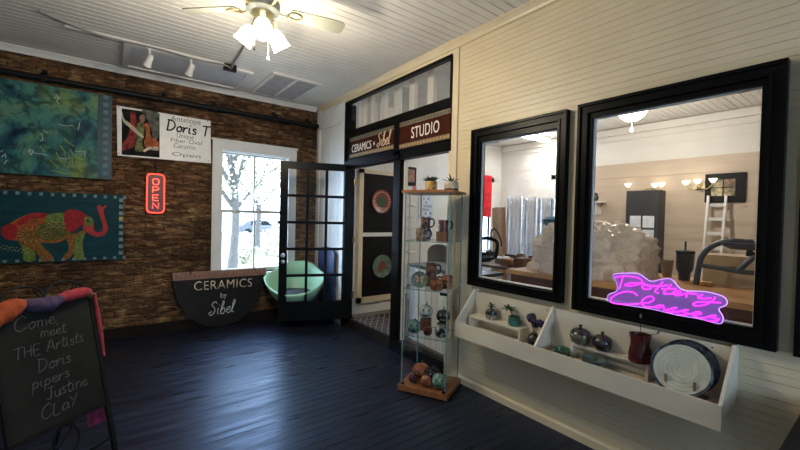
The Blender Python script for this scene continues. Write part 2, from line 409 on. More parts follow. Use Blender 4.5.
# --- right wall: horizontal shiplap near, storefront opening, three interior window openings
W2 = (1.64, 2.41, 1.065, 2.32); W3 = (.48, 1.375, 1.06, 2.345); W4 = (-.82, .215, 1.06, 2.345)
SF = (2.81, 4.985, 0, 3.245)
hr = holes([W2, W3, W4, SF]); PB, GB = .088, .0045
ysp = sorted([YF, SF[0], SF[1], 5.0, W2[0], W2[1], W3[0], W3[1], W4[0], W4[1]])
zsp = sorted(set(splits(0, ZC, PB, GB, (W2[2], W2[3], W3[2], W3[3], SF[3]))) | set(splits(0, ZC, PB, .003, (), PB/2)))
rw = slab(MB(), ysp, zsp, lambda a, b: None if hr(a, b) else (.005 if a < 2.8 and in_groove(b, PB, GB) else .003 if a < 2.8 and in_groove(b, PB, .003, PB/2) else 0), .045, lambda a, b, d: (XW+d, a, b))
struct(rw.build('wall_right', M['cream']), 'cream painted shiplap wall holding the interior windows', 'wall')
# far stretch of the right wall, vertical beaded boards
fw = slab(MB(), splits(5.0, YB, .085, .006), [0, ZC], lambda a, b: .006 if in_groove(a, .085, .006) else 0, .16, lambda a, b, d: (XW+d, a, b))
struct(fw.build('wall_corner', M['white']), 'white vertical beadboard wall beside the brick corner', 'wall')
tb = MB().box(XW-.025, XW, 5.86, 5.95, 0, ZC-.05).box(XW-.025, XW, 5.0, 5.10, 0, ZC-.1).box(XW-.022, XW, 5.1, 5.86, 3.0, ZC-.1).box(XW-.022, XW, 5.1, 5.86, 0, .2)
struct(tb.build('trim_corner', M['white']), 'white flat boards framing the beadboard in the corner', 'trim')
# crown mouldings
def crown(name, p, q, inward, label, m):
    p, q, n = Vector(p), Vector(q), Vector(inward); up = Vector((0, 0, 1))
    prof = [(0, 0), (.055, 0), (.055, -.012), (.042, -.02), (.022, -.045), (.015, -.06), (.015, -.07), (0, -.07)]
    return struct(MB().prism([p+n*a+up*b for a, b in prof], q-p).build(name, m), label, 'trim')
crown('trim_right', (XW, YF, ZC), (XW, YB, ZC), (-1, 0, 0), 'cream crown moulding along the top of the shiplap wall', M['cream'])
crown('trim_back', (XL, YB, ZC), (XW-.055, YB, ZC), (0, -1, 0), 'white crown moulding above the brick wall', M['white'])
b_ = MB().prism([(XW, YF, 0), (XW-.018, YF, 0), (XW-.018, YF, .055), (XW-.008, YF, .07), (XW, YF, .07)], (0, 2.79-YF, 0))
struct(b_.build('baseboard_right', M['cream']), 'low cream baseboard under the shiplap wall', 'baseboard')
struct(MB().box(XL, XW, YB-.03, YB, 0, .13).build('baseboard_back', mat('baseboard_dark', (.012, .008, .006), .6, spec=.1)), 'dark wooden baseboard under the brick wall', 'baseboard')
# --- walls out of the picture, with unseen windows added for fill daylight
fwh = holes([(a[0], a[1], a[2], a[3]) for a in FWIN])
w = slab(MB(), sorted({XL-.1, XW+.1, *[v for a in FWIN for v in a[:2]]}), [0, .4, 2.2, ZC], lambda a, b: None if fwh(a, b) else 0, .2, lambda a, b, d: (a, YF-d, b))
struct(w.build('wall_front', M['white']), 'white wall behind the viewer with an added fill-daylight window', 'wall')
lwh = holes([(a[0], a[1], a[2], a[3]) for a in LWIN])
w = slab(MB(), sorted({YF, YB, *[v for a in LWIN for v in a[:2]]}), [0, .9, 2.6, ZC], lambda a, b: None if lwh(a, b) else 0, .2, lambda a, b, d: (XL-d, a, b))
struct(w.build('wall_left', M['white']), 'white wall at the left end of the shop', 'wall')
# --- brick-wall sash window
x0, x1, z0, z1 = BWIN; tw = .115
wn = struct(thing('window_1', 'tall white sash window in the brick wall', 'window', (1.76, YB, .74)), 'tall white sash window in the brick wall', 'window')
WT = M['white']
MB().box(x0-tw, x0+.01, YB-.03, YB+.02, z0-.02, z1).box(x1-.01, x1+tw, YB-.03, YB+.02, z0-.02, z1).box(x0-tw, x1+tw, YB-.035, YB+.02, z1-.005, z1+.12).box(x0-tw-.02, x1+tw+.02, YB-.045, YB+.02, z1+.12, z1+.145).build('casing', WT, wn)
MB().box(x0-tw-.03, x1+tw+.03, YB-.07, YB+.12, z0-.05, z0-.015).build('sill', WT, wn)
mz = ony(250, 212, YB+.1).z
JB = mat('sash_paint', (.50, .47, .42), .5)
def sash(zz0, zz1, yy, nm):
    s_ = MB().box(x0, x0+.045, yy, yy+.035, zz0, zz1).box(x1-.045, x1, yy, yy+.035, zz0, zz1).box(x0+.045, x1-.045, yy, yy+.035, zz0, zz0+.05).box(x0+.045, x1-.045, yy, yy+.035, zz1-.04, zz1).box(1.748, 1.772, yy+.005, yy+.03, zz0+.05, zz1-.04)
    so = s_.build('sash', JB, wn)
    MB().box(x0+.04, x1-.04, yy+.015, yy+.019, zz0+.04, zz1-.03).build('pane', M['glass'], so)
sash(z0, mz+.02, YB+.06, 0); sash(mz-.02, z1, YB+.10, 1)
MB().box(x0, x0+.02, YB+.02, YB+.28, z0, z1).box(x1-.02, x1, YB+.02, YB+.28, z0, z1).box(x0, x1, YB+.02, YB+.28, z1-.02, z1).build('jamb', WT, wn)
# --- unseen windows added out of view, sized for the fill daylight
for i, a in enumerate(FWIN):
    t = thing('window_%d' % (5+i), 'added black framed window giving fill daylight behind the viewer', 'window', ((a[0]+a[1])/2, YF, a[2]), kind='structure')
    f = MB()
    for xx in (a[0], (a[0]+a[1])/2-.03, a[1]-.06): f.box(xx, xx+.06, YF-.15, YF-.05, a[2], a[3])
    for zz in (a[2], 1.5, a[3]-.06): f.box(a[0], a[1], YF-.15, YF-.05, zz, zz+.06)
    f.build('window_frame', M['blackmat'], t); MB().box(a[0], a[1], YF-.105, YF-.1, a[2], a[3]).build('pane', M['glass'], t)
for a in LWIN:
    t = thing('window_6', 'added white framed window giving fill daylight in the left wall', 'window', (XL, (a[0]+a[1])/2, a[2]), kind='structure')
    f = MB()
    for yy in (a[0], (a[0]+a[1])/2-.03, a[1]-.06): f.box(XL-.15, XL-.05, yy, yy+.06, a[2], a[3])
    for zz in (a[2], 1.6, a[3]-.06): f.box(XL-.15, XL-.05, a[0], a[1], zz, zz+.06)
    f.build('window_frame', WT, t); MB().box(XL-.105, XL-.1, a[0], a[1], a[2], a[3]).build('pane', M['glass'], t)
# --- interior windows with thick black mouldings
def iwin(name, o, inn, label):
    """o outer, inn inner rect (y0,y1,z0,z1)"""
    t = thing(name, label, 'window', (XW, (o[0]+o[1])/2, o[2]), kind='structure')
    f = MB()
    def ring(a, b, xa, xb):
        f.box(xa, xb, a[0], b[0], a[2], a[3]); f.box(xa, xb, b[1], a[1], a[2], a[3]); f.box(xa, xb, b[0], b[1], a[2], b[2]); f.box(xa, xb, b[0], b[1], b[3], a[3])
    g = lambda s: (o[0]+s, o[1]-s, o[2]+s, o[3]-s)
    ring(o, g(.02), XW-.055, XW); ring(g(.02), g(.055), XW-.040, XW); ring(g(.055), g(.07), XW-.048, XW); ring(g(.07), inn, XW-.026, XW+.05)
    f.build('window_frame', M['black'], t)
    f = MB(); ring(inn, (inn[0]+.008, inn[1]-.008, inn[2]+.008, inn[3]-.008), XW+.005, XW+.03); f.build('glazing_bead', M['white'], t)
    MB().box(XW+.014, XW+.019, inn[0], inn[1], inn[2], inn[3]).build('pane', M['glass'], t)
    return t
iwin('window_2', (1.552, 2.498, .986, 2.440), W2, 'smaller black framed interior window showing red cloth and wrapped racks')
iwin('window_3', (.383, 1.468, .962, 2.450), W3, 'larger black framed interior window with the pink neon sign')
iwin('window_4', (-.92, .323, .962, 2.450), W4, 'black framed interior window cut off by the right edge')
# --- storefront: black frame, transom, sign bay, fixed pane
BK = M['black']
t = thing('trim_storefront', 'black storefront frame with transom and fixed glass pane', 'storefront', (XW, 3.9, 0), kind='structure')
xa, xb = XW-.03, XW+.14
f = MB()
xc_ = XW+.03
f.box(xa, xb, 4.965, 5.0, 0, 3.24); f.box(xa, xc_, 2.795, 2.825, 2.29, 3.24); f.box(xa, xc_, 2.80, 5.0, 3.228, 3.262)
f.box(xa, xc_, 2.82, 4.97, 2.735, 2.83); f.box(xa, xc_+.03, 2.82, 4.97, 2.29, 2.40); f.box(xa, xc_+.06, 3.63, 3.76, 0, 2.735)
f.box(XW-.005, XW+.03, 2.82, 4.97, 2.40, 2.735)
f.box(xa, xc_, 2.82, 3.63, 0, .14); f.box(xa-.02, xa, 3.64, 4.9, 2.30, 2.35)
f.build('frame', BK, t)
MB().box(XW+.015, XW+.021, 2.82, 4.97, 2.83, 3.23).build('transom_pane', M['glass'], t)
MB().box(XW+.015, XW+.021, 2.825, 3.63, .14, 2.29).build('fixed_pane', M['glass'], t)
MB().box(XW+.03, XW+.07, 3.60, 3.63, .14, 2.29).build('cream_stop', M['white'], t)
tr = MB().box(XW-.02, XW, 2.72, 2.80, 0, 3.255).box(XW-.02, XW, 2.72, 5.0, 3.255, 3.30)
tr.box(XW-.019, XW+.03, 2.80, 2.825, 0, 2.29)
struct(tr.build('trim_surround', M['cream']), 'narrow cream boards around the storefront frame', 'trim')
# raised threshold board
th = MB().prism([(XW+.012, 3.77, 0), (XW+.16, 3.77, 0), (XW+.16, 3.77, ZS), (XW+.045, 3.77, ZS)], (0, 1.12, 0))
struct(th.build('trim_threshold', mat('threshold_board', (.013, .011, .011), .7, var=.5, stretch=(3, 30, 3), spec=.1)), 'dark sloping threshold board at the studio doorway', 'threshold')
# --- open glazed door
hinge = Vector((2.845, 4.905)); ang = math.radians(21.5); DW = 1.03
d = thing('door_1', 'black glazed door standing open before the window', 'door', (hinge.x, hinge.y, .11), PI-ang, kind='structure')
# local frame: x from hinge to free edge, y thickness, z up
DH = 2.245; st = .125; TH = .045
f = MB().box(0, st, -TH/2, TH/2, 0, DH).box(DW-.11, DW, -TH/2, TH/2, 0, DH).box(st, DW-.11, -TH/2, TH/2, 0, .265).box(st, DW-.11, -TH/2, TH/2, DH-.10, DH)
gx0, gx1, gz0, gz1 = st, DW-.11, .265, DH-.10
for k in (1, 2): x = gx0+(gx1-gx0)*k/3; f.box(x-.019, x+.019, -.018, .018, gz0, gz1)
for k in range(1, 5): z = gz0+(gz1-gz0)*k/5; f.box(gx0, gx1, -.018, .018, z-.019, z+.019)
f.build('frame', M['black'], d, local=True)
for i in range(3):
    for j in range(5):
        MB().box(gx0+(gx1-gx0)*i/3+.012, gx0+(gx1-gx0)*(i+1)/3-.012, -.003, .003, gz0+(gz1-gz0)*j/5+.012, gz0+(gz1-gz0)*(j+1)/5-.012).build('pane', M['glass'], d, local=True)
for sgn in (-1, 1): MB().lathe([(0, 0), (.03, 0), (.03, .006), (.012, .012), (.012, .035), (.026, .045), (.030, .058), (.022, .07), (0, .073)], (DW-.055, sgn*TH/2, .93), 20, (0, sgn, 0)).build('knob', M['steel'], d, smooth=True, local=True)
MB().lathe([(0, 0), (.026, 0), (.026, .008), (.010, .012), (0, .012)], (DW-.055, TH/2, .84), 20, (0, 1, 0)).build('lock', M['steel'], d, smooth=True, local=True)
for z in (.3, 1.1, 1.95): MB().cyl((-.008, TH/2, z), (-.008, TH/2, z+.10), .010, 10).box(-.03, 0, TH/2-.002, TH/2+.002, z, z+.1).build('hinge', mat('brass_hinge', (.30, .20, .10), .35, 1), d, local=True)
# --- vestibule wall with the black beadboard panel
YV = 5.08
v = slab(MB(), splits(XW+.16, 3.80, .07, .006), [ZS, ZC], lambda a, b: .005 if in_groove(a, .07, .006) else 0, .10, lambda a, b, d: (a, YV+d, b))
struct(v.build('wall_vestibule', M['studio']), 'cream beadboard wall just inside the doorway', 'wall')
pn = thing('door_2', 'black beadboard panel in a cream frame inside the doorway', 'door', (3.4, YV, .3), kind='structure')
a0, a1 = ony(359, 200, YV-.03).x, 3.79; zt, zb = 2.335, .27
fr = MB().box(a0, a0+.075, YV-.04, YV, zb, zt).box(a0, a1, YV-.04, YV, zt-.06, zt).box(a0, a1, YV-.04, YV, zb, zb+.09)
fr.build('casing', M['cream'], pn)
MB().box(a0+.075, a1, YV-.04, YV-.005, 1.30, 1.36).build('rail', M['white'], pn)
pb = slab(MB(), splits(a0+.075, a1, .045, .005), [zb+.09, zt-.06], lambda a, b: .004 if in_groove(a, .045, .005) else 0, .02, lambda a, b, d: (a, YV-.025+d, b))
pb.build('panel', M['blackmat'], pn)
# --- studio shell
hs = holes([(6.62, 7.2, .9, 2.5)])
w = slab(MB(), sorted([XW+.16, XS+.1, 6.62, 7.2]), splits(ZS, ZC, PB, GB, (.9, 2.5)), lambda a, b: None if hs(a, b) else (.005 if in_groove(b, PB, GB) else 0), .15, lambda a, b, d: (a, YS+d, b))
struct(w.build('wall_studio_end', M['studio']), 'white shiplap end wall of the studio', 'wall')
hs2 = holes([(3.95, 4.55, .9, 2.5)])
w = slab(MB(), sorted([-1.6, 3.75, 3.95, 4.55, YS]), splits(ZS, ZC, PB*2.6, .007, (.9, 2.5)), lambda a, b: None if hs2(a, b) else (.006 if in_groove(b, PB*2.6, .007) else 0), .15, lambda a, b, d: (XS+d, a, b))
struct(w.build('wall_studio_side', M['studio']), 'white plank side wall of the studio', 'wall')
# beige lower planking of the studio side wall
ztop = onx(680, 159, XS).z
w = slab(MB(), [-1.6, 3.75], splits(ZS, ztop, .27, .008), lambda a, b: .008 if in_groove(b, .27, .008) else 0, .04, lambda a, b, d: (XS-.05+d, a, b))
struct(w.build('trim_planking', M['beige']), 'beige wide planks covering the lower studio side wall', 'planking')
struct(MB().box(XS-.06, XS, -1.6, 5.98, ZC-.14, ZC-.02).box(XS-.03, XS, -1.6, 5.98, ZC-.24, ZC-.22).build('trim_studio', M['studio']), 'plain cornice board at the top of the studio side wall', 'trim')
struct(MB().box(XW+.16, XS+.1, -1.7, -1.6, ZS, ZC).build('wall_studio_near', M['studio']), 'white wall at the near end of the studio', 'wall')
for nm, lb, mk in (('window_7', 'white framed studio window behind the red cloth', 0), ('window_8', 'white framed studio window beside the wrapped racks', 1)):
    t = thing(nm, lb, 'window', (6.9, YS, .9) if mk == 0 else (XS, 4.25, .9), kind='structure')
    f = MB(); p = MB()
    if mk == 0:
        for xx in (6.52, 7.2): f.box(xx, xx+.1, YS-.03, YS+.05, .8, 2.6)
        for zz in (.8, 2.5): f.box(6.52, 7.3, YS-.03, YS+.05, zz, zz+.1)
        f.box(6.62, 7.2, YS+.04, YS+.08, 1.68, 1.72); p.box(6.62, 7.2, YS+.06, YS+.064, .9, 2.5)
    else:
        for yy in (3.85, 4.55): f.box(XS-.03, XS+.05, yy, yy+.1, .8, 2.6)
        for zz in (.8, 2.5): f.box(XS-.03, XS+.05, 3.85, 4.65, zz, zz+.1)
        f.box(XS+.04, XS+.08, 3.95, 4.55, 1.68, 1.72); p.box(XS+.06, XS+.064, 3.95, 4.55, .9, 2.5)
    f.build('window_frame', WT, t); p.build('pane', M['glass'], t)
# white uprights seen through the transom
for k in range(7):
    u = (361.5, 374, 387.5, 401, 416.5, 435, 349)[k]
    y = onx(u, 110, XW+.32).y
    if k == 6: continue
    o = MB().box(XW+.24, XW+.30, y-.05, y+.05, 2.45, ZC-.001).build('trim_upright', M['white'])
    struct(o, 'white upright board behind the transom glass', 'trim'); o['group'] = 'white uprights behind the transom'
struct(MB().box(XW+.2, XW+.36, 2.5, 5.07, 2.38, 2.45).build('trim_shelf', M['white']), 'white ledge carrying the uprights behind the transom', 'trim')
# --- outdoors beyond the brick-wall window
gm = mat('pale_gravel', (.40, .38, .34), .9, var=.25, scale=2)
struct(MB().box(-12, 26, YB+.31, 45, -.6, -.35).build('ground', gm), 'pale sunlit yard beyond the sash window', 'ground')
# ================================================================ THINGS
# --- ceiling: hatch, grille, track light, fan
z = ZC
hx0, hx1, hy0, hy1 = .10, 1.42, 4.98, 5.80
t = thing('attic_hatch', 'flat grey attic hatch with mitred trim in the ceiling', 'hatch', (.76, 5.4, z))
MB().box(hx0+.05, hx1-.05, hy0+.05, hy1-.05, z-.012, z+.002).build('panel', mat('hatch_paint', (.60, .61, .63), .5, var=.05), t)
MB().box(hx0, hx0+.06, hy0, hy1, z-.028, z).box(hx1-.06, hx1, hy0, hy1, z-.028, z).box(hx0+.06, hx1-.06, hy0, hy0+.06, z-.028, z).box(hx0+.06, hx1-.06, hy1-.06, hy1, z-.028, z).build('trim_frame', M['ceil'], t)
gx0, gx1, gy0, gy1 = 1.60, 2.26, 4.80, 5.80
t = thing('return_air_grille', 'large grey louvred air grille in the ceiling by the corner', 'vent', ((gx0+gx1)/2, 5.3, z))
f = MB()
for a in ((gx0, gx0+.045, gy0, gy1), (gx1-.045, gx1, gy0, gy1), (gx0+.045, gx1-.045, gy0, gy0+.045), (gx0+.045, gx1-.045, gy1-.045, gy1), ((gx0+gx1)/2-.02, (gx0+gx1)/2+.02, gy0+.045, gy1-.045)): f.box(a[0], a[1], a[2], a[3], z-.022, z)
f.build('frame', M['ceil'], t)
MB().box(gx0+.02, gx1-.02, gy0+.02, gy1-.02, z-.003, z+.001).build('backing', mat('grille_dark', (.10, .10, .11), .8), t)
f = MB()
for k in range(44):
    y = gy0+.05+k*(gy1-gy0-.1)/44; f.hexa([(gx0+.04, y, z-.005), (gx1-.04, y, z-.005), (gx1-.04, y+.003, z-.005), (gx0+.04, y+.003, z-.005), (gx0+.04, y+.012, z-.018), (gx1-.04, y+.012, z-.018), (gx1-.04, y+.015, z-.018), (gx0+.04, y+.015, z-.018)])
f.build('louvres', mat('louvre_grey', (.33, .33, .35), .5), t)
ty = 4.93
t = thing('track_light', 'white ceiling track light with two small spot heads', 'track light', (.4, ty, z))
MB().box(-.36, 1.10, ty-.018, ty+.018, z-.028, z-.001).build('track', M['white'], t)
MB().box(1.06, 1.20, ty-.03, ty+.03, z-.075, z-.001, .004).build('power_feed', M['blackmat'], t)
for u, v_ in ((149, 50), (190, 60)):
    x = onz(u, v_, z-.03).x
    hd = MB().box(x-.03, x+.03, ty-.015, ty+.015, z-.05, z-.02).cyl((x, ty, z-.05), (x, ty, z-.12), .012, 10).build('spot_head', M['white'], t)
    MB().lathe([(0, -.055), (.022, -.055), (.030, -.03), (.032, .03), (.042, .075), (.036, .075), (.028, .04), (0, .035)], (x, ty, z-.155), 20, (-.25, .55, -.8)).build('shade', M['white'], hd, smooth=True)
pts = [(-.52, 4.72, z-.012), (-.2, 4.86, z-.03), (.0, ty-.03, z-.035), (.4, ty-.03, z-.03), (.75, ty-.03, z-.045), (1.05, ty-.03, z-.03), (1.13, ty-.04, z-.05), (1.13, 4.75, z-.03), (1.10, 4.2, z-.02), (1.0, 3.4, z-.02), (.93, 3.0, z-.015)]
tag(MB().tube(pts, .011, 8, smooth=6).build('power_cable', mat('cable_grey', (.20, .20, .20), .5), smooth=True), 'grey cable looping from the ceiling fan to the track light', 'cable')
# fan
FX, FY = .90, 2.95
t = thing('ceiling_fan', 'cream ceiling fan with brass fittings and lit glass shades', 'ceiling fan', (FX, FY, z))
brass = mat('antique_brass', (.50, .42, .22), .32, .8, .1, 20)
fanw = mat('fan_blade_cream', (.22, .225, .19), .45, var=.04)
zc = 3.15
MB().lathe([(0, z), (.085, z), (.085, z-.05), (.05, z-.07), (.05, zc+.08), (.11, zc+.07), (.125, zc+.02), (.12, zc-.03), (.075, zc-.05), (0, zc-.05)], (FX, FY, 0), 32).build('motor_housing', fanw, t, smooth=True)
MB().lathe([(.076, zc-.045), (.082, zc-.055), (.07, zc-.075), (.055, zc-.09), (.06, zc-.12), (.05, zc-.15), (.02, zc-.165), (0, zc-.17)], (FX, FY, 0), 28).build('light_hub', brass, t, smooth=True)
for k in range(5):
    a = math.radians(-9+72*k); ca, sa = math.cos(a), math.sin(a)
    Rr, T_ = Vector((ca, sa, 0)), Vector((-sa, ca, 0)); O = Vector((FX, FY, zc-.005)); U = Vector((0, 0, 1))
    tilt = math.radians(-13); S = T_*math.cos(tilt)+U*math.sin(tilt); Nn = Rr.cross(S)
    out = []
    for r, wd in ((.20, .048), (.22, .058), (.38, .066), (.56, .072), (.61, .066), (.63, .045)): out.append((r, wd))
    pl = [O+Rr*r+S*wd for r, wd in out]+[O+Rr*r-S*wd for r, wd in out[::-1]]
    bl = MB().prism(pl, Nn*.007).build('blade', fanw, t)
    mb = MB(); mb.tube([O+Rr*.09-U*.01, O+Rr*.15-U*.025, O+Rr*.20-U*.012], [.012, .010, .012], 8, smooth=4)
    ringp = [O+Rr*(.24+.05*math.cos(q))+S*(.035*math.sin(q))-Nn*.006 for q in [2*PI*i/14 for i in range(14)]]
    mb.tube(ringp, .007, 6, closed=True); mb.build('blade_iron', brass, bl, smooth=True)
shade_m = glow('lit_shade_glass', (1.0, .93, .76), 11.0)
for k in range(3):
    a = math.radians(253+120*k); D = Vector((math.cos(a)*.62, math.sin(a)*.62, -.78)).normalized()
    p0 = Vector((FX, FY, zc-.105))+Vector((math.cos(a), math.sin(a), 0))*.05
    MB().tube([p0, p0+D*.06], [.016, .020], 10).build('lamp_arm', brass, t, smooth=True)
    q = p0+D*.05
    MB().lathe([(.026, 0), (.046, .02), (.057, .06), (.062, .105), (.070, .14), (.065, .14), (.057, .105), (.051, .06), (.040, .025), (0, .016)], q, 24, D).build('glass_shade', shade_m, t, smooth=True)
    l = bpy.data.lights.new('bulb', 'POINT'); l.energy = 21; l.color = (1, .87, .66); l.shadow_soft_size = .05
    o = bpy.data.objects.new('bulb', l); o.location = q+D*.21; C.objects.link(o)
for dx, dy, ln in ((-.05, .03, .17), (.05, .02, .22)):
    c = MB().tube([(FX+dx, FY+dy, zc-.12), (FX+dx, FY+dy, zc-.12-ln)], .0035, 6).build('pull_chain', brass, t)
    MB().lathe([(0, 0), (.008, -.004), (.010, -.03), (0, -.036)], (FX+dx, FY+dy, zc-.12-ln), 10).build('chain_bob', M['blackmat'] if dx < 0 else M['white'], c, smooth=True)
# pipe on the brick wall
zp = 3.06; t = thing('pipe', 'dark iron pipe running along the top of the brick wall', 'pipe', (0, YB-.1, zp))
MB().cyl((XL+.02, YB-.10, zp), (2.70, YB-.10, zp), .035, 14).build('run', M['iron'], t, smooth=True)
for x in (-.6, .55, 1.15, 2.0, 2.55):
    MB().box(x-.02, x+.02, YB-.14, YB, zp+.03, zp+.05).box(x-.02, x+.02, YB-.14, YB-.10, zp-.04, zp+.05).box(x-.025, x+.025, YB-.02, YB, zp-.02, zp+.12).build('hanger', M['iron'], t)
# --- storefront signs
brown = mat('sign_brown', (.042, .010, .005), .5, var=.15, spec=.05)
gold = mat('sign_border', (.15, .12, .075), .5, var=.3, scale=40)
cream_l = mat('sign_cream_letter', (.80, .76, .68), .5, var=.03)
RY, UP = (0, -1, 0), (0, 0, 1)
def signboard(y0, y1, z0, z1, label):
    t = thing('shop_sign', label, 'sign', (XW-.02, (y0+y1)/2, z0))
    MB().box(XW-.035, XW-.005, y0, y1, z0, z1).build('board', brown, t)
    zs = [z1-.055, z0+.0]; 
    for zz in zs:
        b = MB().box(XW-.038, XW-.034, y0, y1, zz+.002, zz+.053).build('border', gold, t)
        w_ = MB(); n = int((y1-y0)/.05)
        for k in range(n):
            yy = y0+(k+.5)*(y1-y0)/n; w_.prism([(XW-.0385, yy-.02, zz+.027), (XW-.0385, yy, zz+.045), (XW-.0385, yy+.02, zz+.027), (XW-.0385, yy, zz+.009)], (-.002, 0, 0))
        w_.build('diamonds', mat('sign_diamond_green', (.05, .065, .04), .5) if zz > z0+.1 else mat('sign_diamond_ochre', (.42, .25, .07), .5), b)
    return t
t = signboard(3.765, 4.82, 2.43, 2.715, 'brown sign reading ceramics above the open doorway')
text('lettering', 'CERAMICS', (XW-.036, 4.76, 2.505), RY, UP, .105, cream_l, t, width=.50, gap=1.05)
star = MB()
for k in range(6):
    a = PI*k/6*2; star.prism([(XW-.0365, 4.19+.03*math.cos(a)*-1, 2.555+.03*math.sin(a)), (XW-.0365, 4.19-.008*math.cos(a+PI/6), 2.555+.008*math.sin(a+PI/6)), (XW-.0365, 4.19, 2.555), (XW-.0365, 4.19-.008*math.cos(a-PI/6), 2.555+.008*math.sin(a-PI/6))], (-.003, 0, 0))
star.build('star', cream_l, t)
script('script_lettering', 'Sibel', (XW-.037, 4.12, 2.50), RY, UP, .085, .006, mat('sign_tan_letter', (.62, .45, .30), .5), t, width=.29, slant=.2)
t = signboard(2.80, 3.645, 2.41, 2.72, 'brown sign reading studio above the fixed glass pane')
text('lettering', 'STUDIO', (XW-.036, 3.42, 2.505), RY, UP, .125, cream_l, t, width=.46, gap=1.1)
# --- brick wall pictures
def quad_box(name, x0, x1, z0, z1, y, th, m, parent): return MB().box(x0, x1, y-th, y, z0, z1).build(name, m, parent)
def abstract_mat():
    m, nt, b = nodes('abstract_paint'); L = nt.links.new
    tc = N(nt, 'ShaderNodeTexCoord'); n1 = N(nt, 'ShaderNodeTexNoise', Scale=3.0, Detail=8.0, Distortion=.7); L(tc.outputs['Object'], n1.inputs['Vector'])
    r = ramp(nt, [(.30, (.004, .018, .05)), (.40, (.012, .075, .095)), (.50, (.055, .19, .16)), (.60, (.12, .23, .12)), (.72, (.20, .27, .07))]); L(n1.outputs['Fac'], r.inputs[0])
    n2 = N(nt, 'ShaderNodeTexNoise', Scale=9.0, Detail=9.0, Distortion=.9); L(tc.outputs['Object'], n2.inputs['Vector'])
    r2 = ramp(nt, [(.38, (.35, .35, .35)), (.54, (1, 1, 1)), (.66, (1, 1, 1)), (.72, (1.0, 1.0, 1.0))]); L(n2.outputs['Fac'], r2.inputs[0])
    mx = N(nt, 'ShaderNodeMixRGB', blend_type='MULTIPLY'); mx.inputs[0].default_value = 1; L(r.outputs[0], mx.inputs[1]); L(r2.outputs[0], mx.inputs[2])
    L(mx.outputs[0], b.inputs['Base Color']); b.inputs['Roughness'].default_value = .4; b.inputs['Specular IOR Level'].default_value = .2
    bp = N(nt, 'ShaderNodeBump', Strength=.4, Distance=.006); L(n2.outputs['Fac'], bp.inputs['Height']); L(bp.outputs[0], b.inputs['Normal'])
    return m
yp = YB-.015
px0, px1, pz0, pz1 = -1.62, .01, 1.985, 3.00
t = thing('abstract_painting', 'large blue-green abstract painting with film-strip edge on brick wall', 'painting', (-.8, yp, pz0))
quad_box('canvas', px0, px1-.135, pz0, pz1, yp, .035, abstract_mat(), t)
sb = quad_box('edge_band', px1-.135, px1, pz0, pz1, yp, .035, mat('film_band', (.006, .035, .055), .4), t)
dm = mat('film_dots', (.05, .16, .17), .5, var=.3); gm_ = MB()
for k in range(11):
    zz = pz0+.05+k*.092; MB().box(px1-.085, px1-.035, yp-.037, yp-.035, zz, zz+.045).build('square', dm, sb)
gm_.b.free()
def strokes(name, L_, r, m, parent, y):
    for line in L_: MB().tube([ony(u, v, y) for u, v in line], r, 6, smooth=5).build(name, m, parent, smooth=True)
yy = yp-.036
strokes('white_mark', [[(56,94),(58,97),(57,101),(59,104)],[(57,97),(54,98)],[(58,99),(60,97)],[(58,124),(66,126),(73,125)],[(41,133),(43,139),(40,141)],[(28,152),(32,150),(35,153),(42,154),(47,155)],[(29,149),(31,155),(33,151)],[(2,157),(5,154),(6,158)],[(4,164),(7,160)],[(0,152),(3,150)],[(78,130),(80,122)],[(75,151),(84,152)],[(85,150),(85,158)],[(60,158),(68,159),(70,157)],[(48,133),(43,130)]], .0032, mat('paint_white', (.52, .55, .45), .5, var=.2), t, yy)
strokes('dark_mark', [[(0,88),(4,90),(6,93)],[(3,98),(8,98),(9,94),(4,95)],[(0,108),(3,113)],[(66,152),(68,160),(70,158)],[(74,155),(75,165)],[(68,160),(66,166)],[(80,132),(85,130),(90,131)],[(88,115),(90,121)],[(50,110),(58,108)],[(10,113),(16,114),(22,112)],[(35,118),(40,123),(38,128)],[(14,150),(18,142)],[(20,155),(24,148)]], .004, mat('paint_dark', (.008, .025, .022), .5), t, yy)
strokes('yellow_mark', [[(52,170),(62,173),(74,174),(82,173)],[(70,149),(76,158),(84,160)],[(60,145),(66,154)],[(56,152),(62,164),(70,168)],[(50,160),(58,168)],[(64,140),(74,146)],[(40,146),(44,152)]], .006, mat('paint_yellow', (.23, .27, .03), .5, var=.3), t, yy)
# elephant painting
ez0, ez1, ex1 = 1.0, 1.80, .135
ex0 = -1.42; yp = YB-.015
t = thing('elephant_painting', 'teal painting of a patterned red elephant with raised trunk', 'painting', (-.6, yp, ez0))
quad_box('canvas', ex0, ex1, ez0, ez1, yp, .035, mat('teal_paint', (.003, .035, .045), .5, var=.35, scale=5, stretch=(1, 1, 6), spec=.15), t)
ckm = mat('check_grey', (.13, .20, .20), .5, var=.4, scale=25)
ck = lambda *a: MB().box(*a).build('checker_square', ckm, t)
for k in range(34):
    x = ex0+.02+k*.0478
    if k % 2 == 0: ck(x, x+.03, yp-.037, yp-.0345, ez1-.045, ez1-.01); ck(x, x+.03, yp-.037, yp-.0345, ez0+.01, ez0+.04)
for k in range(9): zz = ez0+.06+k*.082; ck(ex1-.045, ex1-.005, yp-.037, yp-.0345, zz, zz+.045)
chk2 = MB().box(ex1-.045, ex1-.005, yp-.038, yp-.0345, 1.49, 1.53).build('yellow_square', mat('yellow_sq', (.50, .38, .04), .5), t)
EY = yp-.035; lay = [0]
def patch(name, pts, m, par, sm=5):
    lay[0] += .0006
    P = [ony(u, v, EY-lay[0]) for u, v in pts]
    if sm: P = crom(P, sm, True)
    return MB().prism(P, (0, -.0015, 0)).build(name, m, par)
red = mat('paint_red', (.27, .014, .016), .5, var=.3, scale=25, spec=.15); org = mat('paint_orange', (.27, .075, .016), .5, var=.55, scale=45, spec=.15)
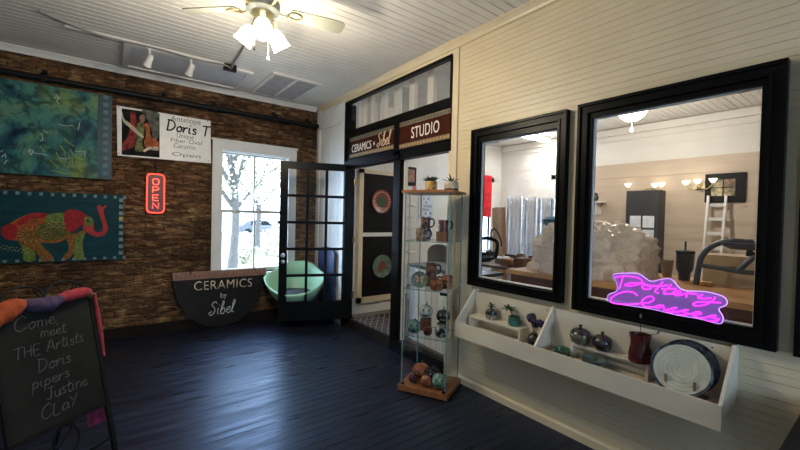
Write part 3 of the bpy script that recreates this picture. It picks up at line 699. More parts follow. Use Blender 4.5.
olv = mat('paint_olive', (.085, .08, .014), .5, var=.7, scale=60, spec=.15); grn = mat('paint_green', (.12, .17, .035), .5, var=.5, scale=40, spec=.15); gldp = mat('paint_gold', (.19, .085, .018), .5, var=.75, scale=70, spec=.15)
ZE = lambda L_: [(u/5, 185+v/5) for u, v in L_]   # survey of the canvas read on an enlarged view
body = patch('elephant_body', ZE([(10,225),(60,185),(130,150),(200,138),(260,150),(330,140),(350,200),(345,250),(300,285),(240,290),(190,285),(130,280),(60,275),(15,255)]), org, t)
patch('back_leg', ZE([(95,240),(170,230),(210,300),(260,350),(262,375),(210,380),(190,345),(150,320),(100,300)]), gldp, t)
patch('far_leg', ZE([(110,300),(150,320),(175,340),(172,378),(122,378),(115,340)]), grn, t)
patch('front_leg', ZE([(330,250),(380,240),(430,225),(420,260),(395,300),(360,350),(330,375),(315,358),(345,320)]), gldp, t)
patch('near_leg', ZE([(385,260),(420,240),(412,300),(420,365),(375,370),(370,330)]), grn, t)
patch('rump', ZE([(10,215),(45,195),(85,205),(85,250),(60,275),(30,270),(10,245)]), red, t)
patch('back_stripe', ZE([(85,185),(130,155),(190,140),(245,148),(220,165),(150,172),(105,205)]), red, t)
patch('side_field', ZE([(180,225),(220,190),(280,185),(325,205),(330,255),(290,275),(230,278),(190,260)]), olv, t)
patch('shoulder', ZE([(240,150),(310,140),(330,170),(300,190),(230,180)]), grn, t)
patch('trunk', ZE([(420,150),(465,175),(470,225),(500,235),(515,210),(500,160),(485,110),(500,100),(510,112),(530,98),(532,108),(518,125),(525,165),(540,215),(520,250),(480,258),(440,240),(415,215)]), mat('paint_coral', (.34, .035, .03), .5, var=.25, spec=.15), t)
patch('ear', ZE([(330,130),(370,122),(420,140),(425,180),(395,210),(360,235),(330,215),(320,170)]), red, t)
patch('face', ZE([(420,165),(455,160),(468,185),(455,205),(430,200)]), grn, t)
patch('eye', ZE([(432,178),(440,174),(447,180),(440,186)]), M['blackmat'], t)
dots = MB()
for k in range(60):
    a = k*.42; u = 165+85*math.cos(a)*(0.5+.5*k/60); v_ = 250+45*math.sin(a)*(.5+.5*k/60)
    dots.ball(ony(u/5, 185+v_/5, EY-.012), .004, seg=6)
for k in range(26): dots.ball(ony((235+k*3.6)/5, 185+(200+14*math.sin(k*1.9))/5, EY-.012), .005, seg=6)
for k in range(24): dots.ball(ony((5+k*6)/5, 185+(312+10*math.sin(k*2.3)+k*.8)/5, EY-.004), .005, seg=6)
dots.build('dot_pattern', mat('paint_cream_dots', (.42, .36, .16), .5), t)
# vinyl banner
t = thing('banner', 'white vinyl banner with artwork and handwritten signature above neon sign', 'banner', ony(163, 160, YB-.02))
q = [ony(u, v, YB-.02) for u, v in ((117.5,155.5),(211,163.5),(210.5,121),(116.5,105.5))]
nb = MB(); nb.prism(q, (0, -.006, 0)); vin = mat('vinyl_white', (.78, .76, .72), .35, var=.08, bump=.1); nb.build('sheet', vin, t)
Zb = lambda L_: [(100+u/5.625, 95+v/5.625) for u, v in L_]
def bpatch(name, L_, m, lift, par, sm=0):
    P = [ony(u, v, YB-.026-lift) for u, v in Zb(L_)]
    if sm: P = crom(P, sm, True)
    return MB().prism(P, (0, -.001, 0)).build(name, m, par)
art = bpatch('artwork', [(122,335),(335,352),(335,105),(122,75)], mat('art_dark', (.010, .009, .009), .6, var=.9, scale=14, spec=.08), .0002, t)
Zc6 = lambda L_: [((110+u/7.49-100)*5.625, (100+v/7.5-95)*5.625) for u, v in L_]
bpatch('art_grey', Zc6([(240,75),(330,85),(365,110),(365,260),(330,300),(300,190),(270,130)]), mat('art_grey_paint', (.10, .10, .085), .6, spec=.08, var=.8, scale=16), .0008, art, 4)
bpatch('art_red', Zc6([(155,90),(185,90),(200,170),(195,260),(190,340),(130,370),(95,380),(90,330),(130,280),(150,200)]), mat('art_red_paint', (.20, .03, .025), .6, spec=.08, var=.7, scale=20), .0012, art, 4)
bpatch('art_green', Zc6([(205,180),(250,175),(255,260),(240,330),(260,380),(190,380),(200,300)]), mat('art_green_paint', (.14, .15, .06), .6, spec=.08, var=.7, scale=28), .002, art, 4)
bpatch('art_orange', Zc6([(258,180),(295,185),(305,270),(360,310),(360,370),(290,370),(255,330),(270,250)]), mat('art_orange_paint', (.34, .09, .035), .6, spec=.08, var=.6, scale=20), .0028, art, 4)
bpatch('art_light', Zc6([(92,90),(105,140),(150,175),(210,230),(250,270),(246,282),(200,255),(140,200),(100,165),(88,110)]), mat('art_light_paint', (.48, .40, .28), .5, var=.3), .0036, art, 3)
bpatch('art_skin', Zc6([(220,125),(245,108),(262,130),(255,165),(232,170)]), mat('art_skin_paint', (.24, .08, .05), .5, var=.3), .0040, art, 4)
bpatch('art_skirt', Zc6([(250,375),(300,350),(360,355),(355,380),(300,372),(260,390)]), mat('art_skirt_paint', (.50, .38, .28), .5, var=.5, scale=40), .0044, art, 4)
gry = mat('banner_grey_ink', (.16, .15, .15), .6); 
bR = (q[1]-q[0]).normalized(); bU = Vector((0, 0, 1))
def btext(s, u, v, h, wpx, m=gry):
    o = ony(*Zb([(u, v)])[0], YB-.0262); o2 = ony(*Zb([(u+wpx, v+wpx*.13)])[0], YB-.0262)
    text('lettering', s, o, (1, 0, 0), bU, h, m, t, width=(o2-o).length, depth=.001)
btext('Antelope', 398, 143, .07, 168); btext('Unique', 432, 238, .06, 95); btext('Fiber Oval', 398, 262, .055, 175); btext('Ceramic', 415, 295, .06, 125); btext('Open', 405, 340, .05, 160)
o = ony(*Zb([(372, 196)])[0], YB-.0265)
script('signature', 'Doris T', o, (1, 0, -.04), bU, .075, .010, M['blackmat'], t, width=.52, slant=.1)
gr = MB()
for u, v in ((106,66),(105,328),(606,148),(612,372)): gr.lathe([(.007, 0), (.012, 0), (.012, .003), (.007, .003)], ony(*Zb([(u, v)])[0], YB-.027), 12, (0, -1, 0))
gr.build('grommets', M['steel'], t, smooth=True)
# neon OPEN sign
yn = YB-.045
n0, n1 = ony(145.5, 213.5, yn), ony(165.5, 174, yn); nx0, nx1, nz0, nz1 = n0.x, n1.x, n0.z, n1.z
t = thing('neon_open_sign', 'small vertical red neon sign reading open on the brick wall', 'neon sign', ((nx0+nx1)/2, yn, nz0))
MB().box(nx0, nx1, yn, yn+.03, nz0, nz1, .008).build('backing', mat('neon_backing', (.09, .008, .006), .4), t)
neo = glow('neon_red', (1.0, .055, .03), 1.9)
def rrect(x0, x1, z0, z1, r, y):
    P = []
    for cx, cz, a0 in ((x1-r, z1-r, 0), (x0+r, z1-r, 90), (x0+r, z0+r, 180), (x1-r, z0+r, 270)):
        for k in range(5): a = math.radians(a0+k*22.5); P.append(Vector((cx+r*math.cos(a), y, cz+r*math.sin(a))))
    return P
i_ = .012
MB().tube(rrect(nx0+i_, nx1-i_, nz0+i_, nz1-i_, .05, yn-.008), .0085, 8, closed=True).build('border_tube', neo, t, smooth=True)
cx0, cx1 = nx0+.075, nx1-.075; hh = (nz1-nz0-.11)/4; lt = MB()
for i, ch in enumerate('OPEN'):
    zb_ = nz1-.055-(i+1)*hh+.012; ztp = zb_+hh-.030; y = yn-.008; zm = (zb_+ztp)/2
    V = lambda x, z_: Vector((x, y, z_))
    if ch == 'O': lt.tube(rrect(cx0, cx1, zb_, ztp, .02, y), .0065, 8, closed=True)
    if ch == 'P': lt.tube([V(cx0, zb_), V(cx0, ztp), V(cx1-.015, ztp), V(cx1, ztp-.015), V(cx1, zm+.01), V(cx1-.015, zm-.005), V(cx0, zm-.005)], .0065, 8)
    if ch == 'E': lt.tube([V(cx1, ztp), V(cx0, ztp), V(cx0, zb_), V(cx1, zb_)], .0065, 8); lt.tube([V(cx0, zm), V(cx1-.01, zm)], .0065, 8)
    if ch == 'N': lt.tube([V(cx0, zb_), V(cx0, ztp), V(cx1, zb_), V(cx1, ztp)], .0065, 8)
lt.build('letter_tubes', glow('neon_red_letters', (1.0, .09, .05), 1.7), t, smooth=True)
MB().tube([((nx0+nx1)/2, yn+.01, nz1), ((nx0+nx1)/2+.004, YB-.02, nz1+.10)], .005, 6).box((nx0+nx1)/2-.012, (nx0+nx1)/2+.012, YB-.03, YB-.003, nz1+.08, nz1+.12).build('hanger', M['blackmat'], t)
# half-round CERAMICS sign standing on the floor
ys = YB-.115
A, B_ = ony(174, 273, ys), ony(265, 268.5, ys); zt = .80; cx = (A.x+B_.x)/2; hw = (B_.x-A.x)/2
t = thing('half_round_sign', 'dark half-round sign reading ceramics leaning under the window', 'sign', (cx, ys, 0))
charc = mat('sign_charcoal', (.013, .010, .008), .5, var=.25, spec=.2)
zs_ = zt-.105
P = [Vector((cx+hw*math.cos(a), ys, zs_+zs_*math.sin(a))) for a in [PI+PI*k/40 for k in range(41)]]
MB().prism(P, (0, .025, 0)).build('board', charc, t)
st_ = MB().box(cx-hw-.015, cx+hw+.015, ys-.008, ys+.03, zs_, zt).build('top_strip', mat('strip_wood', (.26, .14, .08), .5, var=.35, scale=30), t)
dmd = MB(); n = 22
for k in range(n): x = cx-hw+(k+.5)*2*hw/n; dmd.prism([(x-hw/n, ys-.008, zs_+.02), (x, ys-.008, zt-.02), (x+hw/n, ys-.008, zs_+.02)], (0, -.002, 0))
dmd.build('triangles', mat('strip_red', (.24, .10, .07), .5, var=.2), st_)
hk = MB()
for x in (cx-hw*.68, cx+hw*.74): hk.tube([(x, ys-.012, zt-.03), (x, ys-.016, zt+.0), (x, ys+.01, zt+.03), (x+.01, ys+.02, zt+.015)], .006, 6, smooth=3)
hk.build('hooks', M['iron'], t)
Zs = lambda u, v: ony(165+u/6.427, 260+v/6.427, ys-.002)
o, o2 = Zs(187, 195), Zs(558, 165)
text('lettering', 'CERAMICS', o+Vector((0, 0, -.005)), (1, 0, -.012), UP, .125, mat('letter_tan', (.78, .62, .44), .5), t, width=(o2-o).length, gap=1.08, thin=-.008)
text('by_lettering', 'by', Zs(357, 243), (1, 0, 0), UP, .075, mat('letter_tan', (0, 0, 0)), t, width=.082, thin=-.01)
script('script_lettering', 'Sibel', Zs(280, 358)+Vector((0, 0, .005)), (1, 0, .02), UP, .088, .0058, mat('letter_pale', (.62, .68, .66), .5), t, width=.34, slant=.15)
# --- chalkboard easel
ea = math.radians(50.9); er = Vector((math.sin(ea), math.cos(ea), 0)); en = Vector((er.y, -er.x, 0)); lean = math.radians(13)
eu = -en*math.sin(lean)+Vector((0, 0, math.cos(lean))); en2 = er.cross(eu)
BR = onz(105, 402, .35); bw_, bh = .50, .69; BL = BR-er*bw_
t = thing('chalkboard_easel', 'black iron easel with chalkboard listing the artists', 'chalkboard', (BR.x-er.x*.25, BR.y-er.y*.25, 0))
brd = MB().obox(BL-en2*.012, er*bw_, eu*bh, en2*.018).build('slate', M['slate'], t)
for o, a, b in ((BL-er*.02-eu*.02, er*(bw_+.04), eu*.022), (BL-er*.02+eu*bh, er*(bw_+.04), eu*.022)): MB().obox(o-en2*.015, a, b, en2*.03).build('frame_rail', M['iron'], t)
for s_, o in ((0, BL-er*.012), (1, BR+er*.012)):
    k = o.z/eu.z; MB().obox(o-eu*k-er*.012-en2*.012, er*.024, eu*(k+bh+.03), en2*.024).build('leg', M['iron'], t)
for o in (BL, BR):   # back legs
    top = o+eu*(bh-.02)-en2*.02; ft = Vector((o.x, o.y, 0))-en*.42; MB().tube([top, ft], .010, 8).build('leg', M['iron'], t)
sc_m = MB(); TL, TR = BL+eu*(bh+.02), BR+eu*(bh+.02)
for base, sg in ((TL+er*.15, 1), (TL+er*.37, 1)):
    sc_m.tube([base+er*(.12*math.cos(q))+eu*(.115*math.sin(q)) for q in [PI*i/12 for i in range(13)]], .006, 6)
    sc_m.tube([base+er*(.09+.03*math.cos(q)*(1-q/9))+eu*(.06+.03*math.sin(q)*(1-q/9)) for q in [i*.5 for i in range(15)]], .005, 6)
sc_m.tube([TR-er*.12, TR-er*.06+eu*.09, TR-er*.01+eu*.06, TR], .006, 6, smooth=5)
bs = BL+er*bw_*.5-eu*.11
sc_m.tube([bs+er*.07*math.cos(q)+eu*.085*math.sin(q) for q in [2*PI*i/20 for i in range(20)]], .006, 6, closed=True)
sc_m.tube([bs-er*.07-eu*.05, bs-er*.02, bs+er*.02+eu*.03, bs+er*.05+eu*.09], .006, 6, smooth=4)
sc_m.build('scrollwork', M['iron'], t, smooth=True)
cr = MB().obox(BL-eu*.24-er*.01, er*(bw_+.02), eu*.012, en2*.012).build('cross_bar', M['iron'], t)
for s_, fx, fy, xh, wd in (('Come,', .08, .575, .040, .23), ('meet', .20, .510, .034, .14), ('THE Artists', .06, .425, .034, .37), ('Doris', .16, .325, .038, .18), ('pipers', .12, .240, .034, .20), ('Justine', .18, .155, .036, .23), ('CLaY', .14, .060, .038, .20)):
    script('chalk_writing', s_, BL+er*fx+eu*fy+en2*.006, er, eu, xh, .0022, M['chalk'], t, width=wd, slant=.1, lift=.0015, wob=.08)
# scarf wound along the easel top
cols = [mat('scarf_orange', (.30, .05, .008), .9, var=.3, scale=30, bump=.6), mat('scarf_purple', (.05, .03, .075), .9, var=.3, scale=30, bump=.6), mat('scarf_coral', (.28, .022, .035), .9, var=.3, scale=30, bump=.6), mat('scarf_green', (.06, .13, .04), .9, var=.4, scale=30, bump=.6)]
mb = MB(); f_ = en2*.03
def lump(P, R_, mi):
    mb.mi = mi; P = crom([Vector(p) for p in P], 6); n = len(P); rr = []
    for i in range(n):
        q = i/(n-1)*(len(R_)-1); a = int(min(q, len(R_)-2)); rr.append((R_[a]*(1-(q-a))+R_[a+1]*(q-a))*(1+.18*noise.noise(P[i]*30)))
    mb.tube(P, rr, 12)
lump([TL-er*.10-eu*.10+f_, TL-er*.03-eu*.05+f_, TL+er*.07-eu*.0+f_, TL+er*.14+eu*.02+f_], [.030, .055, .055, .022], 0)
lump([TL+er*.13+eu*.02+f_, TL+er*.19-eu*.005+f_, TL+er*.26-eu*.01+f_, TL+er*.33+eu*.01+f_], [.022, .042, .045, .024], 1)
lump([TL+er*.31+eu*.01+f_, TL+er*.38+eu*.015+f_, TL+er*.45+eu*.02+f_, TR+er*.0+eu*.015+f_], [.024, .036, .036, .022], 2)
lump([TR-er*.01+eu*.01+f_, TR+er*.03-eu*.03, TR+er*.035-eu*.14, TR+er*.03-eu*.26], [.024, .018, .014, .016], 3)
lump([TR+er*.02+eu*.0+f_, TR+er*.035-eu*.08+f_*.5, TR+er*.035-eu*.22+f_*.5, TR+er*.035-eu*.42+f_*.3], [.016, .012, .014, .008], 2)
tag(mb.build('scarf', cols, smooth=True), 'orange, purple and red scarf wound along the chalkboard top', 'scarf')
# magenta cloth hanging behind the board
cb = BR-er*.10-en2*.035
mbm = MB(); cols2 = mat('magenta_cloth', (.16, .010, .05), .8, var=.7, scale=28, bump=.4); nU, nV = 8, 10
pts = [[cb+er*(.13*i/nU)+eu*(.25-.37*j/nV)-en2*(.008*math.sin(i*1.7+j*.4)) for j in range(nV+1)] for i in range(nU+1)]
for i in range(nU):
    for j in range(nV): mbm.prism([pts[i][j], pts[i+1][j], pts[i+1][j+1], pts[i][j+1]], -en2*.004)
tag(mbm.build('cloth', cols2), 'magenta patterned cloth hanging behind the chalkboard', 'cloth')
# --- mint tub chair
cc = Vector((2.22, 5.50, 0)); t = thing('tub_chair', 'mint green moulded tub chair behind the open door', 'chair', cc)
mint = mat('mint_plastic', (.38, .66, .44), .3, var=.05)
face = math.radians(238); bmc = MB(); nA, nR = 36, 10; grid = []
for i in range(nA):
    a = 2*PI*i/nA; c_ = math.cos(a-face)       # 1 in front, -1 at the back
    hz = .62-.14*c_+.12*max(0, -c_)
    if abs(c_) < .55: hz += .06*(1-abs(c_)/.55)
    rr = .37+.03*max(0, -c_)+.09*max(0, 1-abs(c_)/.6)
    row = []
    for j in range(nR+1):
        q = j/nR; row.append(bmc.b.verts.new(cc+Vector((math.cos(a)*(.10+(rr-.10)*q**.75), math.sin(a)*(.10+(rr-.10)*q**.75), .30+(hz-.30)*q**1.9))))
    grid.append(row)
for i in range(nA):
    for j in range(nR): bmc._f([grid[i][j], grid[(i+1) % nA][j], grid[(i+1) % nA][j+1], grid[i][j+1]])
bmc._f([g[0] for g in grid])
sh = bmc.build('shell', mint, t, smooth=True); md = sh.modifiers.new('solid', 'SOLIDIFY'); md.thickness = .018; md.offset = 0
MB().lathe([(0, .40), (.20, .40), (.255, .42), (.265, .45), (.22, .475), (0, .48)], cc, 28).build('seat_cushion', mat('dark_cushion', (.02, .022, .026), .8), t, smooth=True)
for k in range(4):
    a = face+PI/4+k*PI/2; d_ = Vector((math.cos(a), math.sin(a), 0)); MB().tube([cc+d_*.13+Vector((0, 0, .31)), cc+d_*.27], [.014, .010], 8).build('leg', M['iron'], t, smooth=True)
# navy board behind the door
nb_x = 2.70; t = tag(MB().prism([(2.74+.0, 5.20+.55*k, z_) for k, z_ in ((0, .0), (1, .0))]+[(2.74, 5.475+.275*math.cos(a), 1.02+.10*math.sin(a)) for a in [PI*k/14 for k in range(15)]], (-.04, 0, 0)).build('round_top_board', mat('navy_paint', (.018, .035, .10), .3, var=.2)), 'navy board with rounded top leaning behind the open door', 'board')
# --- doormat and wall plates
dm0 = MB().box(XW+.055, 3.46, 3.80, 4.86, ZS, ZS+.012)
t = thing('doormat', 'dark doormat with pale lattice inside the doorway', 'doormat', (3.2, 4.3, ZS))
dm0.build('mat', mat('mat_dark', (.018, .016, .018), .9, var=.3), t)
lat = MB(); pitch = .105
x0, x1, y0, y1 = XW+.075, 3.44, 3.82, 4.84; zz = ZS+.0135
for s_ in (1, -1):
    c = -3.0
    while c < 9:
        # line y = s*x + c clipped to the mat
        pts = []
        for x in (x0, x1):
            y = s_*x*1.3+c
            pts.append((x, y))
        (xa_, ya_), (xb_, yb_) = pts; seg = []
        for q in range(60):
            x = xa_+(xb_-xa_)*q/59; y = ya_+(yb_-ya_)*q/59
            if y0 <= y <= y1: seg.append((x, y, zz))
        if len(seg) > 2: lat.bar(seg[0], seg[-1], .012, .003)
        c += pitch*1.3
lat.build('lattice', mat('mat_lattice', (.26, .24, .25), .8), t)
def wallplate(u, v, r, label, m, rimm, pat):
    p = ony(u, v, YV-.03); t = thing('wall_plate', label, 'plate', p)
    MB().lathe([(0, .0), (r*.55, 0), (r*.62, .006), (r, .022), (r*.98, .028), (r*.6, .014), (0, .010)], p, 32, (0, -1, 0)).build('dish', rimm, t, smooth=True)
    pat(p, r, t)
def pat1(p, r, t):
    MB().lathe([(0, .0), (r*.52, 0), (r*.50, .002), (0, .002)], p+Vector((0, -.0125, 0)), 24, (0, -1, 0)).build('centre', mat('plate_green', (.02, .05, .02), .3, var=.5), t)
    m_ = MB()
    for k in range(22):
        a = 2*PI*k/22; c = p+Vector((math.cos(a)*r*.80, -.0235, math.sin(a)*r*.80)); m_.ball(c, r*.085, seg=8, sy=.4)
    m_.build('rim_beads', mat('plate_pale', (.45, .33, .25), .3), t, smooth=True)
def pat2(p, r, t):
    P = [(-.6,-.4),(-.3,.2),(-.1,.55),(.2,.45),(.5,.1),(.45,-.35),(.1,-.15),(-.2,-.5)]
    MB().prism([p+Vector((a*r*.9, -.0215, b*r*.9)) for a, b in P], (0, -.003, 0)).build('bird_motif', mat('plate_rust', (.20, .06, .03), .35, var=.5, scale=30), t)
wallplate(381, 201.5, .185, 'red and cream rimmed plate on the black panel, upper one', 0, mat('plate_red', (.24, .035, .03), .3, var=.4, scale=30), pat1)
wallplate(381.5, 266, .182, 'grey-green plate with rust motif on the black panel, lower one', 0, mat('plate_greygreen', (.12, .17, .13), .3, var=.4, scale=25), pat2)
# ================================================================ GLASS CABINET
CL_, CF = Vector((2.135, 2.80, 0)), Vector((2.355, 2.375, 0)); ax_ = (CF-CL_).normalized(); pe = Vector((-ax_.y, ax_.x, 0))
wf = (CF-CL_).length; wd_ = .415                      # front width, depth towards the wall
if pe.x < 0: pe = -pe
def cp(a, b, z=0): return CL_+ax_*(a*wf)+pe*(b*wd_)+Vector((0, 0, z))
S1, S2, S3, S0, ST = 1.395, .955, .525, .065, 1.832
t = thing('display_cabinet', 'tall glass display cabinet with oak base and top', 'cabinet', cp(.5, .5))
MB().obox(cp(0, 0, .012), ax_*wf, pe*wd_, (0, 0, .05)).build('base', M['shelfwood'], t)
MB().obox(cp(-.01, -.01, ST), ax_*wf*1.02, pe*wd_*1.02, (0, 0, .024)).build('top', M['shelfwood'], t)
for a, b in ((.1, .1), (.9, .1), (.1, .9), (.9, .9)): MB().cyl(cp(a, b, 0), cp(a, b, .013), .02, 12).build('foot', M['blackmat'], t)
i0, i1 = .055, .945; g = .005
def pane(a0, b0, a1, b1, nm='glass_panel'):
    p, q = cp(a0, b0), cp(a1, b1); d = (q-p); n = Vector((-d.y, d.x, 0)).normalized()*g
    o = MB().obox(p+Vector((0, 0, S0)), d, n, (0, 0, ST-S0)).build(nm, M['cglass'], t); return o
pane(i0, i0, i1, i0, 'front_panel'); pane(i0, i1, i1, i1, 'back_panel'); pane(i0, i0, i0, i1, 'side_panel'); pane(i1, i0, i1, i1, 'side_panel')
for a, b in ((i0, i0), (i1, i0), (i0, i1), (i1, i1)): MB().box(cp(a, b).x-.004, cp(a, b).x+.004, cp(a, b).y-.004, cp(a, b).y+.004, S0, ST).build('glass_edge', M['gedge'], t)
for z in (S1, S2, S3):
    sh = MB().obox(cp(i0+.01, i0+.01, z-.007), ax_*wf*(i1-i0-.02), pe*wd_*(i1-i0-.02), (0, 0, .006)).build('shelf', M['cglass'], t)
    e = MB(); 
    for (a, b), (c, d) in (((i0, i0), (i1, i0)), ((i1, i0), (i1, i1)), ((i0, i0), (i0, i1)), ((i0, i1), (i1, i1))): e.bar(cp(a, b, z-.004), cp(c, d, z-.004), .004, .007)
    e.build('edge', M['gedge'], sh)
lk = MB().obox(cp(.80, i0-.02, S2-.03), ax_*.06, pe*.02, (0, 0, .022)); lk.build('lock', M['blackmat'], t)
for a in (.08, .92): MB().obox(cp(a-.03, i0-.02, S0-.003), ax_*.03, pe*.02, (0, 0, .018)).build('corner_clip', M['blackmat'], t)
def cpos(u, v, z):
    """ground point of an item on a cabinet shelf, kept inside the glass"""
    p = onz(u, v, z); r = p-CL_; a = max(.20, min(.80, r.dot(ax_)/wf)); b = max(.22, min(.80, r.dot(pe)/wd_)); return cp(a, b, z)
def keep(p, r):
    """move an item's centre so that it clears the glass by a few millimetres"""
    d = Vector((p.x, p.y, 0))-CL_; m = r+.012; a = max(i0*wf+m, min(i1*wf-m, d.dot(ax_))); b = max(i0*wd_+m, min(i1*wd_-m, d.dot(pe))); return CL_+ax_*a+pe*b+Vector((0, 0, p.z))
def cpu(u, b, z):
    best = min((abs(_px(cp(k/100, b, z))-u), k/100) for k in range(10, 91)); return cp(best[1], b, z)
def _px(p):
    c = ROT.transposed() @ (p-EYE); return 400+FPX*c.x/-c.z
camR = Vector((ROT[0][0], ROT[1][0], 0)).normalized()
def glaze(name, c1, c2, scale=22, rough=.2):
    if name in _mc: return _mc[name]
    m, nt, b = nodes(name); L = nt.links.new; tc = N(nt, 'ShaderNodeTexCoord'); nz = N(nt, 'ShaderNodeTexNoise', Scale=scale, Detail=4.0, Distortion=.8)
    L(tc.outputs['Object'], nz.inputs['Vector']); r = ramp(nt, [(.42, c1), (.58, c2)]); L(nz.outputs['Fac'], r.inputs[0]); L(r.outputs[0], b.inputs['Base Color'])
    b.inputs['Roughness'].default_value = rough; _mc[name] = m; return m
G_ = dict(
    brown=glaze('glaze_brown', (.035, .014, .010), (.20, .085, .035)), tanpat=glaze('glaze_tan', (.07, .035, .02), (.26, .17, .09), 30),
    wine=glaze('glaze_wine', (.025, .010, .014), (.17, .03, .025), 30), rust=glaze('glaze_rust', (.10, .03, .012), (.30, .10, .03)),
    black=glaze('glaze_black', (.008, .008, .009), (.03, .03, .032)), white=glaze('glaze_white', (.36, .36, .31), (.52, .51, .45)),
    teal=glaze('glaze_teal', (.05, .12, .11), (.16, .25, .20)), orange=glaze('glaze_orange', (.24, .06, .02), (.40, .12, .04)),
    celadon=glaze('glaze_celadon', (.13, .24, .18), (.26, .38, .28)), darkred=glaze('glaze_darkred', (.03, .010, .010), (.16, .03, .02)))
HB = wood('riser_block', (.10, .040, .014), (.20, .085, .03), .45, 2)
def mug(name, label, p, r, h, m, hd, cat='mug', group=None):
    r *= 1.1; h *= 1.12; p = keep(p, r)
    t = thing(name, label, cat, p, group=group)
    MB().lathe([(0, .002), (r*.85, 0), (r*.98, .006), (r, h*.5), (r*.97, h), (r*.90, h), (r*.90, h*.4), (r*.8, .012), (0, .012)], p, 24).build('body', m, t, smooth=True)
    hd = Vector(hd).normalized(); q = [p+hd*(r*.95)+Vector((0, 0, h*.82)), p+hd*(r*1.45)+Vector((0, 0, h*.88)), p+hd*(r*1.75)+Vector((0, 0, h*.6)), p+hd*(r*1.5)+Vector((0, 0, h*.28)), p+hd*(r*.97)+Vector((0, 0, h*.2))]
    MB().tube(q, r*.14, 8, smooth=5).build('handle', M['black'], t, smooth=True); return t
def block(label, p, w, h, group='wooden riser blocks in the glass cabinet'):
    b = MB().obox(p-ax_*w/2-pe*w/2, ax_*w, pe*w, (0, 0, h)).build('riser_block', HB); return tag(b, label, 'block', group)
def pumpkin(label, p, r, m, sq=.85, stem=.03, face=True, lobes=8, cat='ceramic pumpkin'):
    r *= 1.25; p = keep(p, r)
    t = thing('ceramic_pumpkin', label, cat, p, group='ceramic pumpkins in the glass cabinet')
    pr = [(0, .012*r/.05)]+[(r*math.sin(PI*k/12)**.8, r*sq*(1-math.cos(PI*k/12))) for k in range(1, 12)]+[(0, r*sq*1.9)]
    MB().lathe(pr, p, 48, lobes=(lobes, .10)).build('body', m, t, smooth=True, angle=60)
    tp = p+Vector((0, 0, r*sq*1.88)); MB().tube([tp, tp+Vector((.004, 0, stem*.5)), tp+camR*.012+Vector((0, 0, stem))], [.009, .006, .005], 8, smooth=3).build('stem', mat('stem_glaze', (.05, .04, .025), .4), t, smooth=True)
    if face:
        f = MB(); F = Vector((-p.x, -p.y, 0)).normalized(); Rr = Vector((-F.y, F.x, 0)); c = p+Vector((0, 0, r*sq))
        def sp(a, b):     # point on the face by angles
            return c+(F*math.cos(a)*math.cos(b)+Rr*math.sin(a)*math.cos(b))*r*1.0+Vector((0, 0, math.sin(b)*r*sq))
        for s_ in (-1, 1): f.prism([sp(s_*.22, .25), sp(s_*.62, .25), sp(s_*.42, .62)], F*.003)
        f.prism([sp(-.55, -.15), sp(-.2, -.3), sp(.2, -.3), sp(.55, -.15), sp(.3, -.55), sp(-.3, -.55)], F*.003)
        f.build('face_cutout', mat('cutout_dark', (.012, .010, .010) if 'black' not in label else (.25, .22, .17), .6) if 'black' not in label else mat('cutout_pale', (.22, .20, .16), .6), t)
    return t
# top of cabinet
def leafblade(mb, base, d, L_, w, droop=.0, th=.002):
    d = Vector(d).normalized(); s_ = d.cross(Vector((0, 0, 1)))
    s_ = s_.normalized() if s_.length > .05 else Vector((1, 0, 0)); P = []
    for k, f in ((0, .5), (.35, 1), (.7, .7), (1, .03)):
        P.append((base+d*L_*k-Vector((0, 0, droop*L_*k*k)), w*f))
    n = s_.cross(d).normalized()*th
    pts = [c+s_*q for c, q in P]+[c-s_*q for c, q in P[::-1]]
    mid = [c for c, q in P]
    for i in range(3):
        a, b, c, e = P[i][0]+s_*P[i][1], P[i+1][0]+s_*P[i+1][1], P[i+1][0]-s_*P[i+1][1], P[i][0]-s_*P[i][1]
        mb.hexa([a, b, c, e, a+n, b+n, c+n, e+n])
leafg = mat('succulent_green', (.022, .055, .022), .5, var=.4, scale=40); soil = mat('soil', (.02, .014, .01), .9, var=.5, scale=60)
zt_ = ST+.024
p = cpos(423, 190, zt_); p = cp(.42, .50, zt_)
t = thing('potted_succulent', 'small yellow pot with a dark bushy succulent on the cabinet', 'potted plant', p)
MB().lathe([(0, 0), (.044, 0), (.055, .02), (.058, .055), (.055, .095), (.048, .095), (.049, .07), (0, .07)], p, 24).build('pot', glaze('pot_yellow', (.30, .17, .05), (.52, .36, .13), 30), t, smooth=True)
MB().lathe([(0, .082), (.049, .080)], p, 20).build('soil', soil, t)
f = MB()
for k in range(34):
    a = k*2.4; e = .25+1.1*((k*.37) % 1); leafblade(f, p+Vector((math.cos(a)*.02, math.sin(a)*.02, .088)), (math.cos(a)*math.cos(e), math.sin(a)*math.cos(e), math.sin(e)), .06+.025*((k*.7) % 1), .013, .2, .004)
f.build('leaves', leafg, t)
p = cp(.86, .42, zt_)
t = thing('potted_succulent', 'wide off-white pot with spiky agave on the cabinet', 'potted plant', p)
MB().lathe([(0, 0), (.055, 0), (.063, .012), (.065, .05), (.062, .082), (.055, .082), (.055, .06), (0, .06)], p, 28).build('pot', glaze('pot_tan', (.40, .33, .22), (.55, .50, .38), 18), t, smooth=True)
MB().lathe([(.056, .002), (.0655, .008), (.0655, .020), (.060, .020)], p, 28).build('foot_band', G_['darkred'], t, smooth=True)
MB().lathe([(0, .070), (.056, .068)], p, 20).build('soil', soil, t)
f = MB()
